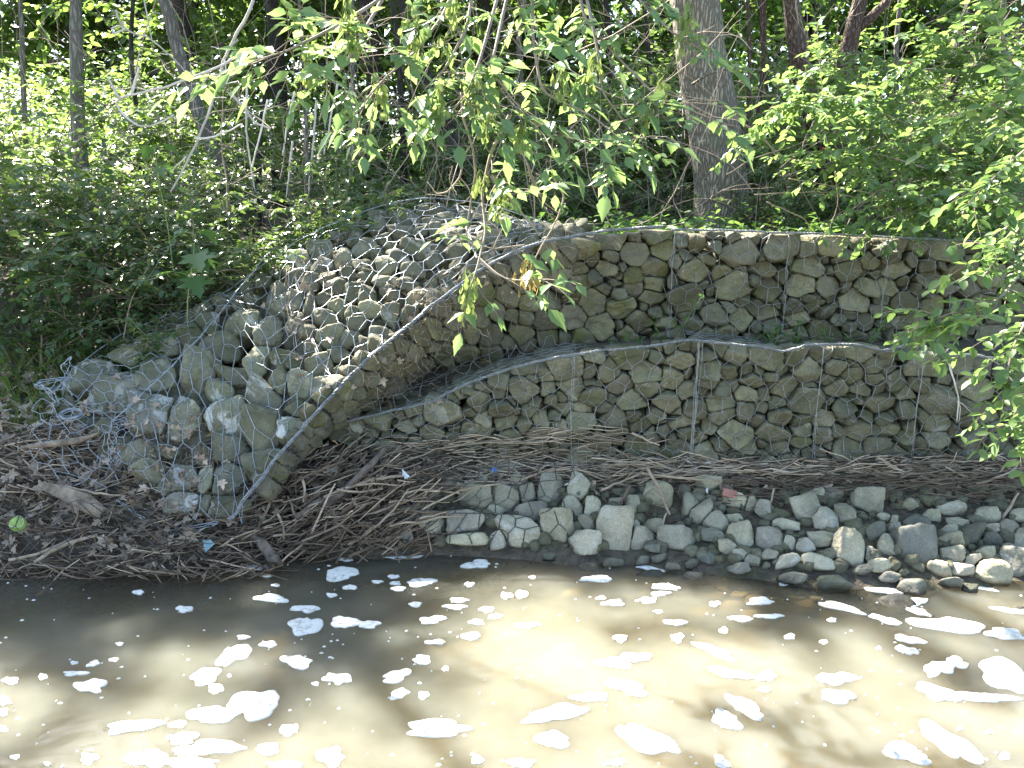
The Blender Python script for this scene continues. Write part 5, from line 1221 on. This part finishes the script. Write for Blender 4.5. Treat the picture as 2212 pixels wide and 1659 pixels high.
# grass at the left bank edge and leaf litter
gr = MB(); rg = R(190)
for k in range(420):
    x, y = rg.uniform(-2.7, -1.95), rg.uniform(-.1, .5); p = np.array((x, y, gz(x, y)))
    st = arch(p, (rg.normal()*.5, rg.normal()*.4-.2, 1), rg.uniform(.08, .25), 5, .14, rg, .05); sd = unit(np.cross(st[-1]-st[0], (0, 1, .2)))*.003
    V = np.concatenate([st-sd*np.linspace(1, .15, 6)[:, None], st+sd*np.linspace(1, .15, 6)[:, None]]); gr.add(V, [(i, i+1, i+7, i+6) for i in range(5)], rg.random())
tag(gr.build('grass', M['grassm']), 'thin grass on the sunny left bank', 'grass', kind='stuff')
ll = MB()
def litter(n, xr, yr, zr, size):
    pos = []
    for k in range(n):
        x, y = rg.uniform(*xr), rg.uniform(*yr); z = gz(x, y, 1.0)
        if z > .01: pos.append((x, y, z+rg.uniform(*zr)))
    pos = np.array(pos); m = len(pos); leaves(ll, MAPLE, pos, rg.normal(size=(m, 3))*np.array((1, 1, .3)), np.tile((0, -.3, 1.), (m, 1))+rg.normal(size=(m, 3))*.6, rg.uniform(size*.5, size*1.2, m), rg)
litter(1700, (-2.6, -1.0), (-.58, .35), (.0, .085), .05); litter(260, (-1.2, -.4), (-.4, .0), (.02, .12), .05); litter(160, (-.3, 2.6), (-.2, .0), (.01, .05), .04); litter(300, (-1, 3), (.7, 2.2), (0, .03), .06)
# leaves caught on the slumped netting
pp = []
for (px, py, sx, sy, n) in ((400, 970, 45, 45, 45), (430, 1000, 40, 30, 25), (330, 900, 60, 40, 14), (640, 720, 30, 70, 26), (700, 570, 40, 40, 24), (930, 640, 50, 25, 24), (820, 800, 70, 50, 22), (1090, 600, 60, 50, 22), (260, 930, 40, 60, 26), (330, 1110, 70, 30, 40)):
    for k in range(n):
        h, nn = cast(STB, px+rg.normal()*sx, py+rg.normal()*sy)
        if h is not None and h[1] < 1.2: pp.append(h+np.array((0, -.012, .012)))
pp = np.array(pp); m = len(pp); leaves(ll, MAPLE, pp, rg.normal(size=(m, 3)), np.tile((0, -.7, .7), (m, 1))+rg.normal(size=(m, 3))*.6, rg.uniform(.012, .042, m), rg)
tag(ll.build('leaf_litter', M['brownleaf']), 'brown dead leaves scattered on bank, netting and debris', 'leaf litter', kind='stuff')
# rootlets and straw matted on the slumped stones
ro = MB()
for (px, py, sx, sy, n) in ((640, 700, 18, 60, 130), (690, 560, 40, 40, 110), (1150, 560, 70, 40, 150), (960, 690, 60, 40, 170), (880, 770, 60, 40, 170), (1210, 560, 20, 60, 90), (400, 960, 60, 60, 130), (300, 1120, 130, 40, 320), (250, 980, 60, 60, 200), (820, 830, 50, 40, 100), (930, 640, 40, 20, 100)):
    for k in range(n):
        h, nn = cast(STB, px+rg.normal()*sx, py+rg.normal()*sy)
        if h is None or h[1] > 1.2: continue
        a = h+np.array((0, -.008, .004)); d = rg.normal(size=3)*np.array((.6, .3, .8)); d[2] -= .5
        ro.tube(arch(a, d, rg.uniform(.02, .08), 4, .1, rg, .35), .0007+rg.random()*.0006, 3, False, rg.random())
tag(ro.build('rootlets', M['stick']), 'matted rootlets and straw caught in the wire netting', 'rootlets', kind='stuff')

# ------------------------------------------------------------------ foam on the water
FA = [(597, 520, 48, 20), (796, 594, 74, 28), (1167, 547, 160, 34), (1190, 490, 40, 12), (1095, 417, 66, 22), (1140, 410, 36, 16), (1475, 440, 140, 60), (1495, 378, 70, 18), (1495, 350, 50, 20), (1720, 362, 190, 30), (2060, 400, 130, 36), (1150, 450, 48, 10), (1700, 453, 52, 18), (1630, 475, 50, 12), (1710, 482, 50, 18), (1720, 506, 64, 20), (1820, 477, 116, 34), (1512, 499, 64, 20), (1432, 533, 46, 18), (2028, 487, 38, 20), (1795, 573, 54, 24), (1985, 556, 76, 22), (1965, 584, 90, 24), (2188, 536, 52, 28), (2105, 596, 62, 26), (2144, 625, 60, 22), (1325, 592, 112, 34), (1318, 665, 130, 84), (1488, 650, 116, 58), (1590, 658, 100, 32), (1868, 640, 100, 38), (2060, 650, 70, 24), (2035, 711, 98, 30), (1882, 737, 86, 24), (1050, 715, 58, 22), (1160, 746, 78, 26), (1005, 795, 150, 84, -25), (890, 885, 140, 60, -15), (930, 938, 70, 46), (1285, 822, 130, 58), (1823, 812, 84, 38), (1460, 895, 116, 48), (1363, 916, 32, 18), (1715, 884, 144, 46, -14), (1925, 852, 30, 24), (1725, 960, 86, 40, -10), (1830, 964, 46, 34), (390, 925, 130, 66), (47, 903, 72, 34), (325, 872, 90, 22), (405, 828, 58, 24, -18), (320, 825, 34, 14), (185, 885, 44, 26), (492, 812, 46, 16, -10), (517, 743, 30, 16), (15, 990, 70, 42), (10, 1040, 50, 34), (10, 1110, 50, 28), (575, 1100, 220, 58, -8), (765, 1092, 86, 28), (935, 1050, 240, 76, -10), (1100, 1005, 240, 120, -14), (1245, 1116, 94, 48), (785, 1152, 140, 54), (905, 1195, 320, 66), (640, 1240, 170, 90), (820, 1262, 260, 54), (1160, 1200, 116, 46), (385, 1240, 76, 50), (65, 1233, 44, 20), (1235, 1268, 176, 32), (1430, 1235, 120, 84, -20), (1895, 1110, 310, 70), (2065, 1245, 54, 38), (205, 1262, 30, 16)]
FB = [(65, 664, 116, 26), (40, 530, 56, 34), (385, 545, 48, 18), (440, 567, 90, 32), (665, 498, 136, 24, 8), (640, 527, 90, 20), (585, 556, 90, 24), (635, 605, 32, 14), (360, 462, 150, 24), (88, 456, 30, 16), (705, 652, 94, 28), (875, 570, 50, 22), (990, 635, 100, 24), (470, 720, 64, 36), (715, 718, 56, 36), (915, 686, 44, 28), (535, 802, 120, 46), (440, 828, 170, 46), (500, 930, 160, 64, 18), (340, 975, 150, 42), (190, 1045, 260, 80, -8), (178, 1160, 140, 76), (580, 1160, 300, 96, 28), (40, 1260, 100, 46), (445, 1257, 90, 32), (905, 1252, 80, 46, 35), (930, 1075, 130, 74, 20), (1010, 1018, 180, 60, 26), (940, 870, 180, 46, 12), (1100, 885, 80, 48), (1090, 940, 60, 26), (875, 775, 180, 42, 20), (1200, 712, 50, 26), (1110, 625, 110, 22), (1070, 560, 120, 30), (1400, 895, 150, 60), (1410, 972, 160, 52, 8), (1840, 955, 200, 66, 12), (2040, 975, 280, 44, 6), (1840, 850, 130, 70), (1915, 825, 120, 44, 10), (1710, 772, 94, 38, 15), (1715, 725, 140, 34, 10), (1380, 640, 44, 20), (1615, 640, 130, 30, 14), (1420, 585, 240, 28, 12), (1890, 662, 300, 72, 8), (2130, 700, 180, 50, 10), (2140, 885, 290, 110, 22), (1700, 1215, 240, 66, 16), (1895, 1175, 280, 100, 34), (2130, 1230, 50, 38), (2060, 1125, 50, 20), (1935, 1110, 26, 16), (1345, 735, 40, 20), (1585, 762, 24, 14),
      (430, 380, 280, 26), (620, 375, 200, 24), (600, 415, 130, 26, 8), (860, 386, 200, 26), (980, 415, 130, 22), (1190, 472, 130, 32), (1290, 466, 110, 46), (1420, 445, 150, 24), (1570, 488, 250, 60, 8), (1730, 562, 150, 32), (1760, 445, 190, 30, 10), (1950, 490, 230, 26, 10), (2150, 600, 150, 24, 8), (1760, 605, 110, 26, 22), (780, 384, 90, 24)]
rfm = R(200)
PATCH = [(x*.5, 1019.5+y*.5, w_*.5, h_*.5, (e[0] if e else 0)) for (x, y, w_, h_, *e) in FA]+[(1106+x*.5, 1019.5+y*.5, w_*.5, h_*.5, (e[0] if e else 0)) for (x, y, w_, h_, *e) in FB]
def foam(px, py, w_, h_, ang, seed):
    rr_ = R(seed); n = 44; th_ = np.linspace(0, 2*math.pi, n, endpoint=False)
    big_ = w_ > 40
    r_ = 1+.16*np.sin(2*th_+rr_.uniform(0, 6))*big_+.13*np.sin(3*th_+rr_.uniform(0, 6))+.08*np.sin(5*th_+rr_.uniform(0, 6))+(.025 if big_ else .01)*np.sin(9*th_+rr_.uniform(0, 6))+vnoise(np.stack([np.cos(th_)*2.2, np.sin(th_)*2.2, th_*0], 1), seed % 900)*.2
    ca, sa = math.cos(math.radians(ang)), math.sin(math.radians(ang))
    rings = []; hgt = .002+min(.002, w_*.00004)
    for f, z in ((1.0, .0005), (.98, .55), (.9, .85), (.7, 1.0), (.35, 1.05)):
        X = np.cos(th_)*r_*w_/2*f; Yp = np.sin(th_)*r_*h_/2*f; q = [PZ(px+a*ca-b*sa, py+a*sa+b*ca, .0) for a, b in zip(X, Yp)]
        q = np.array(q); q[:, 2] = z*hgt if z > .1 else -.003; rings.append(q)
    c = PZ(px, py, 0); V = np.concatenate(rings+[np.array([[c[0], c[1], hgt*1.05]])])
    V[n:, 2] += vnoise(V[n:]*90, 3)*.0012
    F = [(k*n+i, k*n+(i+1) % n, (k+1)*n+(i+1) % n, (k+1)*n+i) for k in range(4) for i in range(n)]
    mb = MB(); mb.add(V, F, np.concatenate([np.repeat((0., .25, .8, 1, 1), n), [1.]])); mb.add(V[[4*n+i for i in range(n)]+[5*n]], [(i, (i+1) % n, n) for i in range(n)], 1.0)
    return mb, c
PATCH.sort(key=lambda p: p[1]); rows = []; cur = []
for p in PATCH:
    if cur and p[1]-cur[0][1] > 26: rows.append(cur); cur = []
    cur.append(p)
rows.append(cur); sd_ = 300
for ri, row in enumerate(rows):
    row.sort()
    for ci, p in enumerate(row):
        sd_ += 1; mb, c = foam(*p, sd_); o = mb.build('foam_patch', M['foam'], loc=c)
        size = 'broad' if p[2] > 90 else 'tiny' if p[2] < 26 else 'small' if p[2] < 45 else 'medium'; shp_ = 'long' if p[2] > 3.2*p[3] else 'rounded' if p[2] < 2.1*p[3] else 'oval'
        tag(o, f"{size} {shp_} white foam patch, {ordn(ci+1)} from left in {ordn(ri+1)} row out from shore", 'foam patch', 'foam patches drifting on the stream')
fl = MB()
for k in range(330):
    px, py = rfm.uniform(-20, 2230), 1200+rfm.random()**1.2*455; p = PZ(px, py, .002); s_ = rfm.uniform(.002, .006)
    if gz(p[0], p[1], .3) > -.005: continue
    th_ = np.linspace(0, 2*math.pi, 8, endpoint=False); ring = p+np.stack([np.cos(th_)*s_*rfm.uniform(.8, 1.5), np.sin(th_)*s_, th_*0], 1)
    fl.add(np.concatenate([ring-np.array((0, 0, .002)), ring*.3+p*.7+np.array((0, 0, .0015))]), [(i, (i+1) % 8, 8+(i+1) % 8, 8+i) for i in range(8)]); fl.add(ring*.3+p*.7+np.array((0, 0, .0015)), [list(range(8))])
tag(fl.build('foam_flecks', M['foam']), 'scattered white foam flecks on the water', 'foam', kind='stuff')

for o in ROOTS:
    if '_loc' in o: del o['_loc']
for o in bpy.data.objects:
    if '_loc' in o: del o['_loc']
